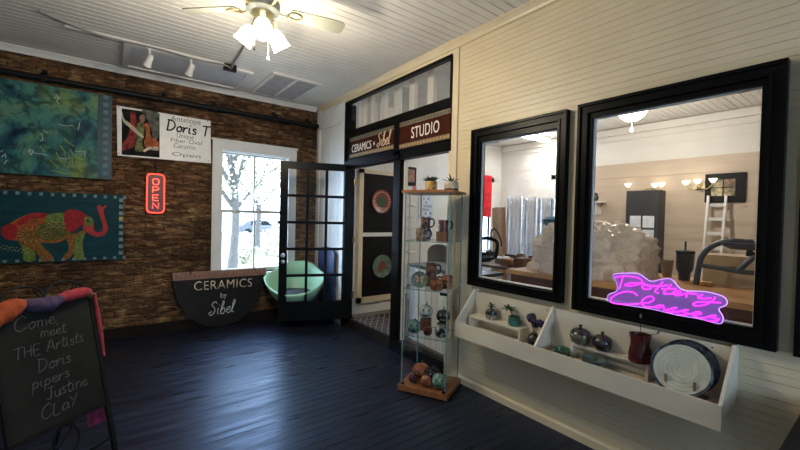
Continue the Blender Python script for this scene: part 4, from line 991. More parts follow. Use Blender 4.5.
for k, (a, e, L_) in enumerate(((2.6, .5, .10), (.4, .45, .09), (1.5, 1.25, .11), (5.2, .6, .09), (3.9, .35, .09), (.9, .9, .07), (2.1, .95, .09), (4.6, 1.0, .07), (5.9, .25, .06), (3.2, .8, .08))):
    leafblade(f, p+Vector((0, 0, .07)), (math.cos(a)*math.cos(e), math.sin(a)*math.cos(e), math.sin(e)), L_, .010, .15, .005)
f.build('leaves', leafg, t)
p = cp(.12, .35, zt_); t = tag(MB().lathe([(0, 0), (.018, 0), (.024, .015), (.022, .04), (.016, .05), (0, .05)], p, 16, lobes=(6, .15)).build('trinket', glaze('pink_glaze', (.35, .12, .12), (.5, .3, .25)), smooth=True), 'small pink ceramic trinket on the cabinet edge', 'trinket')
# shelf one
mug('mug', 'brown patterned mug standing low at the left of the top glass shelf', cpu(421, .25, S1), .050, .10, G_['tanpat'], camR)
b1 = cpu(425, .70, S1); block('wood block under the back mug on the top glass shelf', b1, .085, .10)
mug('mug', 'dark brown mug raised on a block behind the low patterned mug', b1+Vector((0, 0, .10)), .045, .105, G_['brown'], camR)
b2 = cpu(443, .42, S1); block('wood block under the wine-red mug', b2, .10, .09)
mug('mug', 'wine-red and black mug on a block at the right of the top glass shelf', b2+Vector((0, 0, .09)), .043, .095, G_['wine'], camR)
# shelf two
p = cpu(419.5, .26, S2); pf = Vector((-p.x, -p.y, .22)).normalized()
t = thing('dish', 'grey-green dish with butterfly motif leaning in the cabinet', 'dish', p)
c = p+Vector((0, 0, .078)); MB().lathe([(0, 0), (.05, 0), (.078, .014), (.075, .018), (.05, .006), (0, .005)], c, 28, pf).build('dish_body', glaze('dish_glaze', (.10, .14, .11), (.18, .23, .19)), t, smooth=True)
rr_ = Vector((-pf.y, pf.x, 0)).normalized(); uu_ = pf.cross(rr_); bf = MB()
for sx in (-1, 1):
    for P in ([(0,.0),(.012,.03),(.042,.036),(.034,.008)], [(0,0),(.03,-.004),(.034,-.030),(.010,-.024)]): bf.prism([c+pf*.007+rr_*(a*sx)+uu_*b_ for a, b_ in P], pf*.003)
bf.build('butterfly', mat('butterfly_paint', (.45, .30, .14), .5, var=.6, scale=60), t)
MB().tube([c+pf*.011-uu_*.028, c+pf*.011+uu_*.032], .004, 6).build('butterfly_body', M['blackmat'], t)
b3 = cpu(431, .62, S2); block('wood block under the dark mug on the middle glass shelf', b3, .09, .095)
mug('mug', 'dark brown mug raised on a block at the centre of the middle shelf', b3+Vector((0, 0, .095)), .047, .11, G_['brown'], camR)
mug('mug', 'round rust-brown mug at the front of the middle shelf', cpu(436.5, .22, S2), .052, .085, G_['rust'], camR)
b4 = cpu(447, .55, S2); mug('mug', 'reddish patterned mug at the back right of the middle shelf', b4, .050, .105, G_['orange'], -camR)
# shelf three
b5 = cpu(425.5, .62, S3); block('wood block under the white ceramic pumpkin', b5, .085, .115)
pumpkin('white ceramic pumpkin with stem on a wood block', b5+Vector((0, 0, .115)), .055, G_['white'], .95)
b6 = cpu(443, .64, S3); block('wood block under the black ceramic pumpkin', b6, .085, .10)
pumpkin('glossy black ceramic pumpkin on a wood block', b6+Vector((0, 0, .10)), .055, G_['black'], .85)
pumpkin('round teal ceramic pumpkin at the left of the third shelf', cpu(414, .27, S3), .054, G_['teal'], .95, .02)
pumpkin('small dark red ceramic pumpkin at the middle of the third shelf', cpu(427.5, .25, S3), .034, G_['darkred'], 1.0, .02)
pumpkin('black and white splashed ceramic pumpkin at the front right of the third shelf', cpu(441, .25, S3), .048, glaze('glaze_splash', (.01, .01, .012), (.40, .40, .36), 14), 1.0, .012, False)
# base
zb0 = S0
pumpkin('large orange ceramic pumpkin on the cabinet base', cpu(418.5, .60, zb0), .072, G_['orange'], .72, .035)
pumpkin('black ceramic pumpkin on the cabinet base behind the green one', cpu(432.5, .58, zb0), .054, G_['black'], .85, .03)
pumpkin('small dark brown ceramic pumpkin at the left of the cabinet base', cpu(413, .24, zb0), .034, G_['darkred'], 1.0, .02)
pumpkin('small orange ceramic pumpkin at the front of the cabinet base', cpu(425.5, .2, zb0), .038, glaze('glaze_coral', (.26, .07, .03), (.48, .17, .08)), 1.05, .02)
pumpkin('pale green ceramic pumpkin at the front right of the cabinet base', cpu(439, .26, zb0), .052, G_['celadon'], .98, .022)

# ================================================================ WALL LEDGE
LX = 2.462; ly0, ly1 = .552, 2.392; lz0, lzf, lzl = .560, .635, .69; lzb = .945
LW = mat('ledge_paint', (.63, .575, .46), .42, var=.05, scale=5)
t = thing('display_ledge', 'long white wooden display trough on the wall under the windows', 'shelf', (2.64, 1.5, lz0))
MB().box(LX+.014, XW-.05, ly0, ly1, lzf-.016, lzf).build('bottom_board', LW, t)
MB().box(LX, LX+.016, ly0-.016, ly1+.016, lz0, lzl).build('front_board', LW, t)
MB().box(XW-.056, XW-.042, ly0, ly1, lzf, .94).box(XW-.044, XW, ly0, ly1, lzf, lzf+.05).build('back_board', LW, t)
for y in (ly0-.016, 1.600, ly1):
    MB().prism([(LX+.002, y, lzf-.012 if y != 1.600 else lzf), (XW-.056, y, lzf-.012 if y != 1.600 else lzf), (XW-.002 if y != 1.600 else XW-.056, y, .70), (XW-.002 if y != 1.600 else XW-.056, y, .955), (XW-.06, y, .955), (LX+.002, y, lzl-.003)], (0, .016, 0)).build('side_panel' if y != 1.600 else 'divider', LW, t)
scw = MB()
for y in (.64, 1.59, 1.66, 2.42): scw.lathe([(0, 0), (.005, 0), (.004, .002), (0, .002)], (XW-.056, y, .915), 8, (-1, 0, 0))
scw.build('screws', M['iron'], t)
XB = XW-.058
def riser(label, y0, y1, zt_, x0, rail=False):
    t = thing('bench_riser', label, 'riser', ((x0+XB)/2, (y0+y1)/2, lzf), group='white bench risers on the display ledge')
    MB().box(x0, XB, y0, y1, zt_-.016, zt_).build('top_board', LW, t)
    for y in (y0, y1-.016): MB().box(x0, XB, y, y+.016, lzf, zt_-.016).build('leg', LW, t)
    if rail: MB().box(x0+.05, x0+.064, y0+.016, y1-.016, lzf+.03, lzf+.05).build('rail', LW, t)
RZ = .745; RX = 2.58
riser('white bench riser in the left compartment under the two potted succulents', 1.815, 2.35, RZ, RX)
riser('white bench riser in the right compartment under the lidded jars', .925, 1.42, RZ, 2.617, True)
def lp(u, v, z, xm=None):
    p = onz(u, v, z); return p
# potted plants left
p = Vector((2.635, 2.16, RZ)); p = onx(491, 320, 2.635); p = Vector((2.635, p.y, RZ))
t = thing('potted_succulent', 'tiny plant in a tan textured pot on the left bench riser', 'potted plant', p)
MB().lathe([(a*1.3, b*1.3) for a, b in [(0, 0), (.028, 0), (.036, .012), (.038, .035), (.033, .052), (.029, .052), (.03, .03), (0, .03)]], p, 24).build('pot', glaze('pot_speckle', (.16, .12, .10), (.42, .35, .28), 60, .5), t, smooth=True)
MB().lathe([(a*1.3, b*1.3) for a, b in [(.0385, .034), (.040, .04), (.034, .056), (.029, .056)]], p, 24).build('rim_glaze', G_['black'], t, smooth=True)
f = MB(); f.tube([p+Vector((0, 0, .03)), p+Vector((.002, 0, .105))], .004, 6)
for k in range(12): a = k*2.4; leafblade(f, p+Vector((0, 0, .078+.004*k)), (math.cos(a), math.sin(a), .25+.05*k), .045, .014, .3, .003)
f.build('leaves', leafg, t)
q_ = onx(514, 326, 2.635); p = Vector((2.635, q_.y, RZ))
t = thing('potted_succulent', 'teal cylinder pot with spiky leaning succulent on the left bench riser', 'potted plant', p)
MB().lathe([(0, 0), (.040, 0), (.046, .006), (.048, .04), (.045, .075), (.039, .075), (.040, .04), (0, .04)], p, 28).build('pot', glaze('pot_teal', (.035, .13, .10), (.06, .20, .15), 12), t, smooth=True)
MB().lathe([(0, .06), (.040, .06)], p, 20).build('soil', soil, t)
f = MB(); top = p+Vector((-.0, .05, .13)); f.tube([p+Vector((0, .01, .055)), p+Vector((0, .025, .09)), top], .005, 6)
for k in range(16): a = k*2.4; e = -.2+.9*((k*.31) % 1); leafblade(f, top, (math.cos(a)*math.cos(e), math.sin(a)*math.cos(e), math.sin(e)), .066, .011, .2, .003)
for k in range(8): a = k*2.4+1; leafblade(f, p+Vector((0, -.015, .06)), (math.cos(a), math.sin(a), .5), .035, .008, .3, .003)
f.build('leaves', leafg, t)
q_ = onx(534, 343, 2.60); p = Vector((2.60, q_.y, lzf))
t = thing('flower_vase', 'round black vase with dark purple flowers beside the divider', 'vase', p)
MB().lathe([(0, 0), (.026, 0), (.046, .02), (.052, .05), (.042, .085), (.022, .10), (.024, .108), (.018, .108), (.018, .09), (0, .06)], p, 28).build('vase_body', G_['black'], t, smooth=True)
for k in range(8):
    a = k*2.4; r = .012+.030*((k*.41) % 1); tp = p+Vector((math.cos(a)*r*.7, math.sin(a)*r*1.6, .175+.06*((k*.63) % 1)))
    s_ = MB().tube([p+Vector((0, 0, .08)), p+Vector((math.cos(a)*r*.3, math.sin(a)*r*.5, .13)), tp], .0025, 6, smooth=3).build('stem', mat('stem_pale', (.22, .22, .18), .6), t, smooth=True)
    MB().ball(tp, .026, nz=.4, sc_=60, seg=14).build('bloom', mat('bloom_purple', (.022, .012, .035), .8, var=.5, scale=60), s_, smooth=True)
# right compartment
q_ = onx(561, 352, 2.59); p = Vector((2.60, q_.y, lzf))
tag(MB().lathe([(0, .003), (.036, 0), (.053, .016), (.064, .052), (.058, .054), (.046, .018), (0, .010)], p, 28).build('bowl', glaze('bowl_green', (.03, .085, .045), (.06, .14, .08), 15), smooth=True), 'small green bowl next to the divider in the trough', 'bowl')
q_ = onx(594, 367, 2.555); p = Vector((2.565+.03, q_.y, lzf))
p = Vector((2.575, 1.245, lzf))
p = Vector((LX+.100, onx(594, 362, LX+.10).y, lzf))
def jar(label, u, v, r, m, capm, squash, neck):
    q_ = onx(u, v, 2.642); p = Vector((2.642, q_.y, RZ)); t = thing('lidded_jar', label, 'jar', p, group='lidded jars on the right bench riser'); r *= 1.13
    MB().lathe([(0, 0), (r*.5, 0), (r*.85, r*.25), (r, r*.75), (r*.93, r*1.2), (r*.6, r*1.55), (0, r*1.55)], p, 28).build('body', m, t, smooth=True)
    ld = MB().lathe([(r*.95, r*1.17), (r*.8, r*1.42), (r*.45, r*1.62), (r*.12, r*1.7), (0, r*1.7)], p, 28).build('lid', capm, t, smooth=True)
    MB().lathe([(0, r*1.66), (r*.16, r*1.68), (r*.12, r*1.8), (r*.22, r*1.95), (0, r*2.05)], p, 16).build('lid_knob', capm, ld, smooth=True)
jar('olive green jar with dark dripping lid on the right bench riser', 580, 345, .060, glaze('jar_olive', (.085, .085, .05), (.14, .14, .085), 12), G_['black'], 0, 0)
jar('dark brown round jar with knobbed lid on the right bench riser', 602, 351, .055, glaze('jar_dark', (.018, .014, .012), (.05, .04, .03), 16), glaze('jar_dark', 0, 0), 0, 0)
t = tag(MB().lathe([(0, .003), (.038, 0), (.060, .016), (.078, .050), (.081, .068), (.075, .068), (.066, .044), (.046, .014), (0, .010)], p+Vector((0, 0, .0)), 32).build('bowl', glaze('bowl_greygreen', (.05, .075, .06), (.10, .14, .11), 15), smooth=True), 'grey-green deep bowl in front of the right bench riser', 'bowl')
q_ = onx(639.5, 360, 2.63); p = Vector((2.63, q_.y, RZ))
t = thing('bud_vase', 'dark red waisted vase with two thin stems on the ledge', 'vase', p)
MB().lathe([(a*1.45, b*1.45) for a, b in [(0, 0), (.040, 0), (.043, .01), (.042, .04), (.036, .075), (.037, .095), (.042, .118), (.037, .118), (.032, .09), (.03, .05), (0, .03)]], p, 28).build('vase_body', glaze('vase_oxblood', (.045, .008, .006), (.09, .016, .012), 10, .25), t, smooth=True)
for d_, h_ in (((0, .004, 1), .27), ((-.1, -.42, .85), .235)):
    e = p+Vector(d_)*h_; s_ = MB().tube([p+Vector((0, 0, .05)), p+Vector((d_[0]*.08, d_[1]*.06, .16)), e], .0022, 6, smooth=3).build('stem', M['iron'], t)
    MB().lathe([(0, 0), (.007, .004), (.006, .022), (0, .028)], e, 10, d_).build('bud', mat('bud_grey', (.12, .10, .11), .7), s_, smooth=True)
# plates on peg stand
def standplate(label, c, r, m, rimm, n, swirl, grp='display plates on the peg stand'):
    t = thing('display_plate', label, 'plate', c, group=grp); nn = Vector(n).normalized()
    MB().lathe([(0, 0), (r*.55, 0), (r*.90, .012), (r, .022), (r*1.0, .028), (r*.94, .024), (r*.90, .019), (r*.55, .007), (0, .007)], c, 48, nn).build('dish', rimm, t, smooth=True)
    MB().lathe([(0, .0085), (r*.55, .0085), (r*.91, .0212), (r*.90, .0232), (r*.55, .0105), (0, .0100)], c, 48, nn).build('glaze_field', m, t, smooth=True)
    a_ = nn.orthogonal().normalized(); b_ = nn.cross(a_)
    if swirl:
        P = [c+nn*(.0115+max(0, (r*(.05+.024*q)/r-.55))*.036)+(a_*math.cos(q*1.0)+b_*math.sin(q*1.0))*(r*(.05+.024*q)) for q in [k*.3 for k in range(105)]]
        MB().tube(P, .0018, 5).build('throwing_rings', m, t, smooth=True)
nrm = Vector((-.88, -.02, .40)); pr_ = .148
pz = lzf+.012+pr_*.915
c1 = Vector((2.580, onx(682, 370, 2.580).y, pz)); c2 = c1+Vector((.036, -.018, .014))
rim = glaze('rim_steelblue', (.012, .018, .026), (.05, .065, .075), 25); fld = mat('plate_celadon', (.46, .46, .37), .12, var=.12, scale=10)
standplate('large celadon plate with dark blue rim in front on the ledge', c1, pr_, fld, rim, nrm, True)
standplate('dark blue-grey rimmed plate behind the celadon plate', c2, pr_, rim, rim, nrm, False)
t = thing('plate_stand', 'wooden peg stand holding the two plates', 'plate stand', (2.6, c1.y, lzf))
peg = wood('peg_wood', (.16, .09, .05), (.26, .16, .10), .5, 2)
MB().box(2.53, 2.68, c1.y-.105, c1.y+.09, lzf, lzf+.010).build('base', peg, t)
for yy in (c1.y+.060, c1.y-.075): MB().box(2.522, 2.532, yy-.006, yy+.006, lzf+.008, lzf+.115).build('peg', peg, t)

# ================================================================ NEON SIGN
xn = XW-.026
t = thing('neon_lettering_sign', 'pink neon sign reading pottery classes on clear acrylic in the window', 'neon sign', (xn, .95, 1.07))
ZN = lambda L_: [onx(600+u/5.63, 260+v/5.63, xn) for u, v in L_]
out = crom(ZN([(75,85),(140,75),(220,80),(285,120),(345,110),(400,108),(450,160),(500,175),(600,180),(690,205),(715,235),(705,255),(668,275),(690,315),(690,345),(665,357),(560,330),(430,308),(290,275),(180,258),(70,240),(45,220),(50,195),(95,175),(95,130)]), 4, True)
MB().prism(out, (-.006, 0, 0)).build('acrylic_backing', film('acrylic_neon_lit', (.48, .26, .85), .62, .25, bump=0), t)  # clear acrylic; lilac neon light on it put into the colour
pk = glow('neon_pink', (1.0, .03, .82), 1.35); edge = glow('acrylic_edge_glow', (.62, .30, .95), .9)  # backing edge given its own glow for neon light caught there
MB().tube(out, .0035, 6, closed=True).build('edge_line', edge, t, smooth=True)
NE = [  # traced tube runs of each letter: (corner of the enlarged view, points)
 (604, 268, [[(245,110),(225,185),(200,258)], [(145,116),(250,102),(390,112),(475,145),(485,180),(430,208),(340,220),(272,214),(310,194),(430,186),(520,196)],
   [(590,235),(530,214),(484,226),(510,262),(575,262),(602,238),(560,216),(650,226)], [(745,172),(690,235),(645,290),(690,312)], [(620,228),(720,222),(800,214)]]),
 (664, 274, [[(100,132),(50,178),(2,238),(60,246),(130,246)], [(-20,188),(70,184),(160,180)], [(130,246),(205,240),(212,216),(150,212),(122,238),(160,264),(235,262)],
   [(300,222),(285,292)], [(240,254),(320,240),(430,256)], [(492,254),(432,290),(500,304),(600,300)], [(645,285),(622,325),(540,376),(440,396),(372,384),(400,354),(500,346),(610,352),(720,356)]]),
 (604, 290, [[(430,70),(380,32),(290,18),(180,48),(100,104),(98,148),(160,168),(300,178),(470,166)], [(470,166),(570,156),(632,118),(610,82),(545,86),(490,128),(484,172),(530,208),(640,212)],
   [(755,196),(700,190),(650,208),(690,222),(750,206),(758,240),(800,256)]]),
 (664, 295, [[(0,184),(80,176),(172,156)], [(172,156),(104,164),(135,196),(108,216),(40,206)], [(108,214),(180,206),(312,184)], [(312,184),(232,194),(296,226),(276,246),(172,240)],
   [(290,232),(370,238),(466,234),(462,214),(392,214),(362,242),(404,270),(480,288)], [(480,288),(560,272),(660,254)], [(660,254),(574,260),(620,284),(694,300),(640,326),(530,314)]]),
]
mb = MB()
for u0, v0, runs in NE:
    for run in runs: mb.tube([onx(u0+a/12.5, v0+b/12.5, xn)+Vector((-.012, 0, 0)) for a, b in run], .0030, 8, smooth=6 if len(run) > 2 else 0)
mb.build('neon_tube', pk, t, smooth=True)
# ================================================================ BLACK TABLE AT LOWER RIGHT
t = thing('side_table', 'black table corner at the lower right under the window wall', 'table', (2.3, -.2, 0))
MB().box(1.9, 2.735, -.75, .272, .71, .75, .006).build('table_top', M['blackmat'], t)
MB().box(1.95, 2.70, -.70, .235, .62, .71).build('apron', M['blackmat'], t)
for x, y in ((1.95, .18), (2.65, .18), (1.95, -.70), (2.65, -.70)): MB().box(x, x+.055, y, y+.055, 0, .62).build('leg', M['blackmat'], t)
# ================================================================ STUDIO CONTENTS
# counter behind the fixed pane
ct = thing('studio_counter', 'white plank-fronted counter behind the fixed glass pane', 'counter', (3.2, 3.2, ZS))
q0, q1 = Vector((3.02, 3.745, ZS)), Vector((2.93, 2.62, ZS)); dv = q1-q0
MB().obox(q0, dv, (.45, 0, 0), (0, 0, .90)).build('body', M['studio'], ct)
fr = MB(); n = 10
for k in range(n): fr.obox(q0+dv*(k/n+.006)-Vector((.012, 0, 0)), dv*(1/n-.012), (.012, 0, 0), (0, 0, .90))
fr.build('plank_front', mat('plank_white', (.82, .84, .86), .4, var=.04), ct)
MB().obox(q0+Vector((-.03, .0, .90)), dv, (.50, 0, 0), (0, 0, .035)).build('counter_top', mat('counter_slate', (.06, .075, .10), .4), ct)
# grey task chair behind the counter
p = Vector((3.72, 4.22, ZS)); t = thing('task_chair', 'grey padded chair behind the white counter', 'chair', p)
MB().box(p.x-.22, p.x+.22, p.y-.22, p.y+.22, .55, .63, .03).build('seat', mat('chair_grey', (.16, .15, .14), .8), t)
mb = MB(); pl = []
for k in range(13): a = PI*k/12; pl.append(Vector((p.x+.20, p.y-.24*math.cos(a), 1.08+.14*math.sin(a))))
mb.prism(pl+[Vector((p.x+.20, p.y+.24, .78)), Vector((p.x+.20, p.y-.24, .78))], (.06, 0, 0)).build('backrest', mat('chair_grey', 0), t)
MB().tube([p+Vector((.23, 0, .5)), p+Vector((.26, 0, .75))], .018, 8).cyl(p+Vector((0, 0, .05)), p+Vector((0, 0, .46)), .025, 10).build('post', M['iron'], t)
for k in range(5): a = 2*PI*k/5; MB().tube([p+Vector((0, 0, .06)), p+Vector((.23*math.cos(a), .23*math.sin(a), .02))], .018, 8).build('leg', M['iron'], t)
# small framed picture on the studio end wall
c = ony(411, 176, YS-.02); t = thing('framed_print', 'small dark framed print on the studio end wall', 'picture', c)
hw_, hh_ = .085*1.0, .15
a, b = ony(406, 176, YS-.02).x, ony(416, 176, YS-.02).x; z0_, z1_ = ony(411, 186, YS-.02).z, ony(411, 167, YS-.02).z
MB().box(a, b, YS-.03, YS-.001, z0_, z1_).build('frame', M['blackmat'], t); MB().box(a+.05, b-.05, YS-.034, YS-.03, z0_+.08, z1_-.05).build('print', mat('print_rust', (.30, .13, .07), .6, var=.7, scale=12), t)
# bright studio window put into flat blue and white colours
a, b = ony(419, 205, YS-.02).x, ony(433, 205, YS-.02).x; z0_, z1_ = ony(426, 220, YS-.02).z, ony(426, 195, YS-.02).z
t = thing('window_view', 'pale blue and white panel standing in for a bright studio window', 'painted window', ((a+b)/2, YS-.02, z0_))
MB().box(a, b, YS-.02, YS-.001, z0_, z1_).build('sheet', mat('window_view_pale', (.62, .68, .74), .6), t)
sq = MB(); random.seed(3)
for i in range(5):
    for j in range(6):
        if random.random() < .7: x = a+.03+(b-a-.06)*i/5; zz = z0_+.03+(z1_-z0_-.06)*j/6; sq.box(x, x+(b-a)/7, YS-.023, YS-.02, zz, zz+(z1_-z0_)/9)
sq.build('view_patches', mat('window_view_blue', (.22, .34, .50), .6, var=.5, scale=12), t)
# white slats standing in for a bright window with blinds, far left
a = ony(404, 215, 5.75); b = ony(413, 215, 5.75); t = thing('bright_window_slats', 'white slatted stand-in for a bright window behind the glass', 'rack', ((a.x+b.x)/2, 5.75, ZS))
for x in (a.x, b.x+.06): MB().box(x-.015, x+.015, 5.55, 5.58, ZS, 2.15).build('upright', M['white'], t)
for k in range(8): MB().box(a.x, b.x+.06, 5.50, 5.95, .5+k*.22, .52+k*.22).build('shelf', M['white'], t)
# red cloth hanging before the end window
cl0, cl1 = ony(482.5, 177, YS-.06), ony(490.5, 217, YS-.06)
mb = MB(); nU = 12; z1_, z0_ = cl0.z+.05, cl1.z; xx0, xx1 = 6.60, cl1.x
P = [Vector((xx0+(xx1-xx0)*i/nU, YS-.07-.02*math.sin(i*1.6), 0)) for i in range(nU+1)]
for i in range(nU): mb.hexa([P[i]+Vector((0, 0, z0_)), P[i+1]+Vector((0, 0, z0_)), P[i+1]+Vector((0, .01, z0_)), P[i]+Vector((0, .01, z0_)), P[i]+Vector((0, 0, z1_)), P[i+1]+Vector((0, 0, z1_)), P[i+1]+Vector((0, .01, z1_)), P[i]+Vector((0, .01, z1_))])
tag(mb.build('hanging_cloth', mat('cloth_red', (.62, .012, .02), .8, var=.3, scale=9)), 'bright red cloth hanging in the studio window', 'cloth')
# fluorescent strip, dome lamp
p0 = onz(523, 135, 3.31); p1 = p0+Vector((.85, 0, 0))
t = thing('fluorescent_strip', 'lit fluorescent strip on the studio ceiling', 'ceiling light', ((p0.x+p1.x)/2, p0.y, ZC))
MB().box(p0.x, p1.x, p0.y-.09, p0.y+.09, 3.34, ZC-.001).build('housing', M['white'], t)
MB().box(p0.x+.02, p1.x-.02, p0.y-.08, p0.y+.08, 3.29, 3.34).build('diffuser', glow('tube_light', (1, .99, .95), 7), t)
l = bpy.data.lights.new('strip_lamp', 'AREA'); l.shape = 'RECTANGLE'; l.size = p1.x-p0.x-.05; l.size_y = .15; l.energy = 17; l.color = (1, .97, .92)
o = bpy.data.objects.new('strip_lamp', l); o.location = ((p0.x+p1.x)/2, p0.y, 3.285); C.objects.link(o)
dp = onz(632, 116.5, 3.10); t = thing('dome_lamp', 'lit white dome lamp with pull on the studio ceiling', 'ceiling light', (dp.x, dp.y, ZC))
MB().lathe([(0, 3.36), (.10, 3.379), (.12, 3.379), (.12, 3.35), (.02, 3.34), (.02, 3.19)], (dp.x, dp.y, 0), 28).build('base', brass, t, smooth=True)
MB().lathe([(.02, 3.20), (.18, 3.19), (.185, 3.16), (.15, 3.10), (.08, 3.05), (0, 3.035)], (dp.x, dp.y, 0), 28).build('shade', glow('dome_glow', (1, .95, .85), 4), t, smooth=True)
MB().tube([(dp.x, dp.y, 3.04), (dp.x, dp.y, 2.95)], .006, 6).ball((dp.x, dp.y, 2.92), .022, sz=1.6).build('pull', M['white'], t, smooth=True)
l = bpy.data.lights.new('dome_bulb', 'POINT'); l.energy = 50; l.color = (1, .93, .82); l.shadow_soft_size = .12
o = bpy.data.objects.new('dome_bulb', l); o.location = (dp.x, dp.y, 2.84); C.objects.link(o)
# things on the planked side wall
xw = XS-.055
def wallrect(u0, v0, u1, v1, x=xw):
    A, B_ = onx(u0, v0, x), onx(u1, v1, x); return min(A.y, B_.y), max(A.y, B_.y), min(A.z, B_.z), max(A.z, B_.z)
y0, y1, z0_, z1_ = wallrect(706, 174.5, 745.5, 202)
t = thing('framed_artwork', 'black wide-framed artwork on the beige planked wall', 'picture', (xw, (y0+y1)/2, z0_))
MB().box(xw-.03, xw, y0, y1, z0_, z1_).build('frame', M['blackmat'], t)
dy, dz = y1-y0, z1_-z0_; n_ = 0
for i in range(2):
    for j in range(2):
        MB().box(xw-.034, xw-.03, y0+dy*(.24+.31*i), y0+dy*(.24+.31*i+.28), z0_+dz*(.22+.30*j), z0_+dz*(.22+.30*j+.27)).build('panel', mat('art_tile_%s' % 'abcd'[n_], ((.30, .22, .13), (.16, .09, .05), (.42, .36, .20), (.30, .26, .16))[n_], .5, var=.9, scale=18), t); n_ += 1
y0, y1, z0_, z1_ = wallrect(633.5, 192, 664, 240)  # framed window reflected in the pane, built here as a solid cabinet
t = thing('reflected_dark_window', 'dark framed stand-in for a window reflected in the large pane', 'reflected window', (xw, (y0+y1)/2, ZS))
MB().box(xw-.28, xw, y0, y1, ZS, z1_).build('carcass', mat('reflected_frame_grey', (.035, .036, .04), .5), t)
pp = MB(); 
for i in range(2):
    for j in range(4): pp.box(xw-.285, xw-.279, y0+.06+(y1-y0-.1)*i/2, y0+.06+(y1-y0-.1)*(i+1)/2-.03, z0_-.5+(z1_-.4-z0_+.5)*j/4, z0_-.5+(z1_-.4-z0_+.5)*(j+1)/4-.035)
pp.build('panes', mat('reflected_pane_white', (.66, .70, .75), .2), t)
y0, y1, z0_, z1_ = wallrect(709, 196, 727, 245)  # reflection of a bright window, built here as a white ladder shape
t = thing('reflected_bright_window', 'tall white stand-in for a bright window reflected in the pane', 'shelf', (xw-.2, (y0+y1)/2, ZS))
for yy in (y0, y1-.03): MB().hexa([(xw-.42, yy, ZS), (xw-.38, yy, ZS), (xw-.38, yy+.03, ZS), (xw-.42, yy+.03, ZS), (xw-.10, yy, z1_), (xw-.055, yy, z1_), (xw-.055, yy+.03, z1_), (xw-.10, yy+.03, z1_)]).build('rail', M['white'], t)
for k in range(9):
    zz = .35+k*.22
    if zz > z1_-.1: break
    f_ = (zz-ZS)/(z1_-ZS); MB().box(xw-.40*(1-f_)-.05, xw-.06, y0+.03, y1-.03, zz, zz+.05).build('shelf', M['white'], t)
# lamp shades reflected in the large pane, built as solid lit shades
def reflectedlamp(name, label, uv, parent_x=xw):
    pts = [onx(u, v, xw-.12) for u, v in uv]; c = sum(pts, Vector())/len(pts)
    t = thing('reflected_lamp', label, 'reflected lamp', (xw, c.y, c.z)); MB().box(xw-.03, xw, c.y-.07, c.y+.07, c.z-.11, c.z-.04).build('wall_plate', brass, t)
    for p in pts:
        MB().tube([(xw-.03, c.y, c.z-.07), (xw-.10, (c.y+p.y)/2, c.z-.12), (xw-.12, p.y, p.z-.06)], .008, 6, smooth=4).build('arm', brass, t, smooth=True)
        MB().lathe([(.02, -.03), (.04, 0), (.055, .03), (.048, .03), (.035, 0), (.0, -.028)], (xw-.12, p.y, p.z), 20).build('shade', glow('reflected_shade', (1, .90, .68), 2.6), t, smooth=True)
reflectedlamp('a', 'solid stand-in for three reflected lamp shades beside the framed artwork', [(686, 183), (697.5, 181.5), (713, 180.5)])
reflectedlamp('b', 'solid stand-in for reflected lamp shades above the dark window reflection', [(655, 185.5), (661.5, 185), (628, 185.5)])
# small white wall shelf at the left of the large window
y0, y1, z0_, z1_ = wallrect(593, 199, 607, 201.5); t = thing('wall_shelf', 'short white wall shelf with a dark jar on the studio wall', 'shelf', (xw, y0, z0_))
MB().box(xw-.25, xw, y0, y1, z0_-.03, z0_).build('board', M['white'], t); MB().box(xw-.2, xw, y0+.1, y0+.13, z0_-.25, z0_-.03).build('bracket', M['white'], t)
tag(MB().lathe([(0, 0), (.05, 0), (.07, .06), (.05, .13), (.03, .16), (0, .16)], (xw-.13, y1-.1, z0_+.001), 20).build('jar', G_['black'], smooth=True), 'dark jar on the short white wall shelf', 'jar')
# workbench
ZT = 1.0; near = onz(756, 300, ZT); far = onz(660, 262, ZT)
bx0, bx1, by0, by1 = 3.92, 5.35, .25, 2.98
t = thing('workbench', 'long maple-topped workbench behind the large window', 'workbench', ((bx0+bx1)/2, (by0+by1)/2, ZS))
maple = wood('maple_top', (.40, .20, .07), (.56, .31, .12), .35, 1)
MB().box(bx0, bx1, by0, by1, ZT-.05, ZT).build('bench_top', maple, t)
MB().box(bx0+.03, bx0+.06, by0+.05, by1-.05, ZS+.15, ZT-.05).build('front_panel', wood('bench_red_brown', (.055, .018, .010), (.11, .035, .018), .45, 1), t)
MB().box(bx0+.05, bx1-.05, by0+.05, by1-.05, .45, .48).build('lower_shelf', maple, t)
for x in (bx0+.07, bx1-.15):
    for y in (by0+.06, by1-.14): MB().box(x, x+.08, y, y+.08, ZS, ZT-.05).build('leg', maple, t)
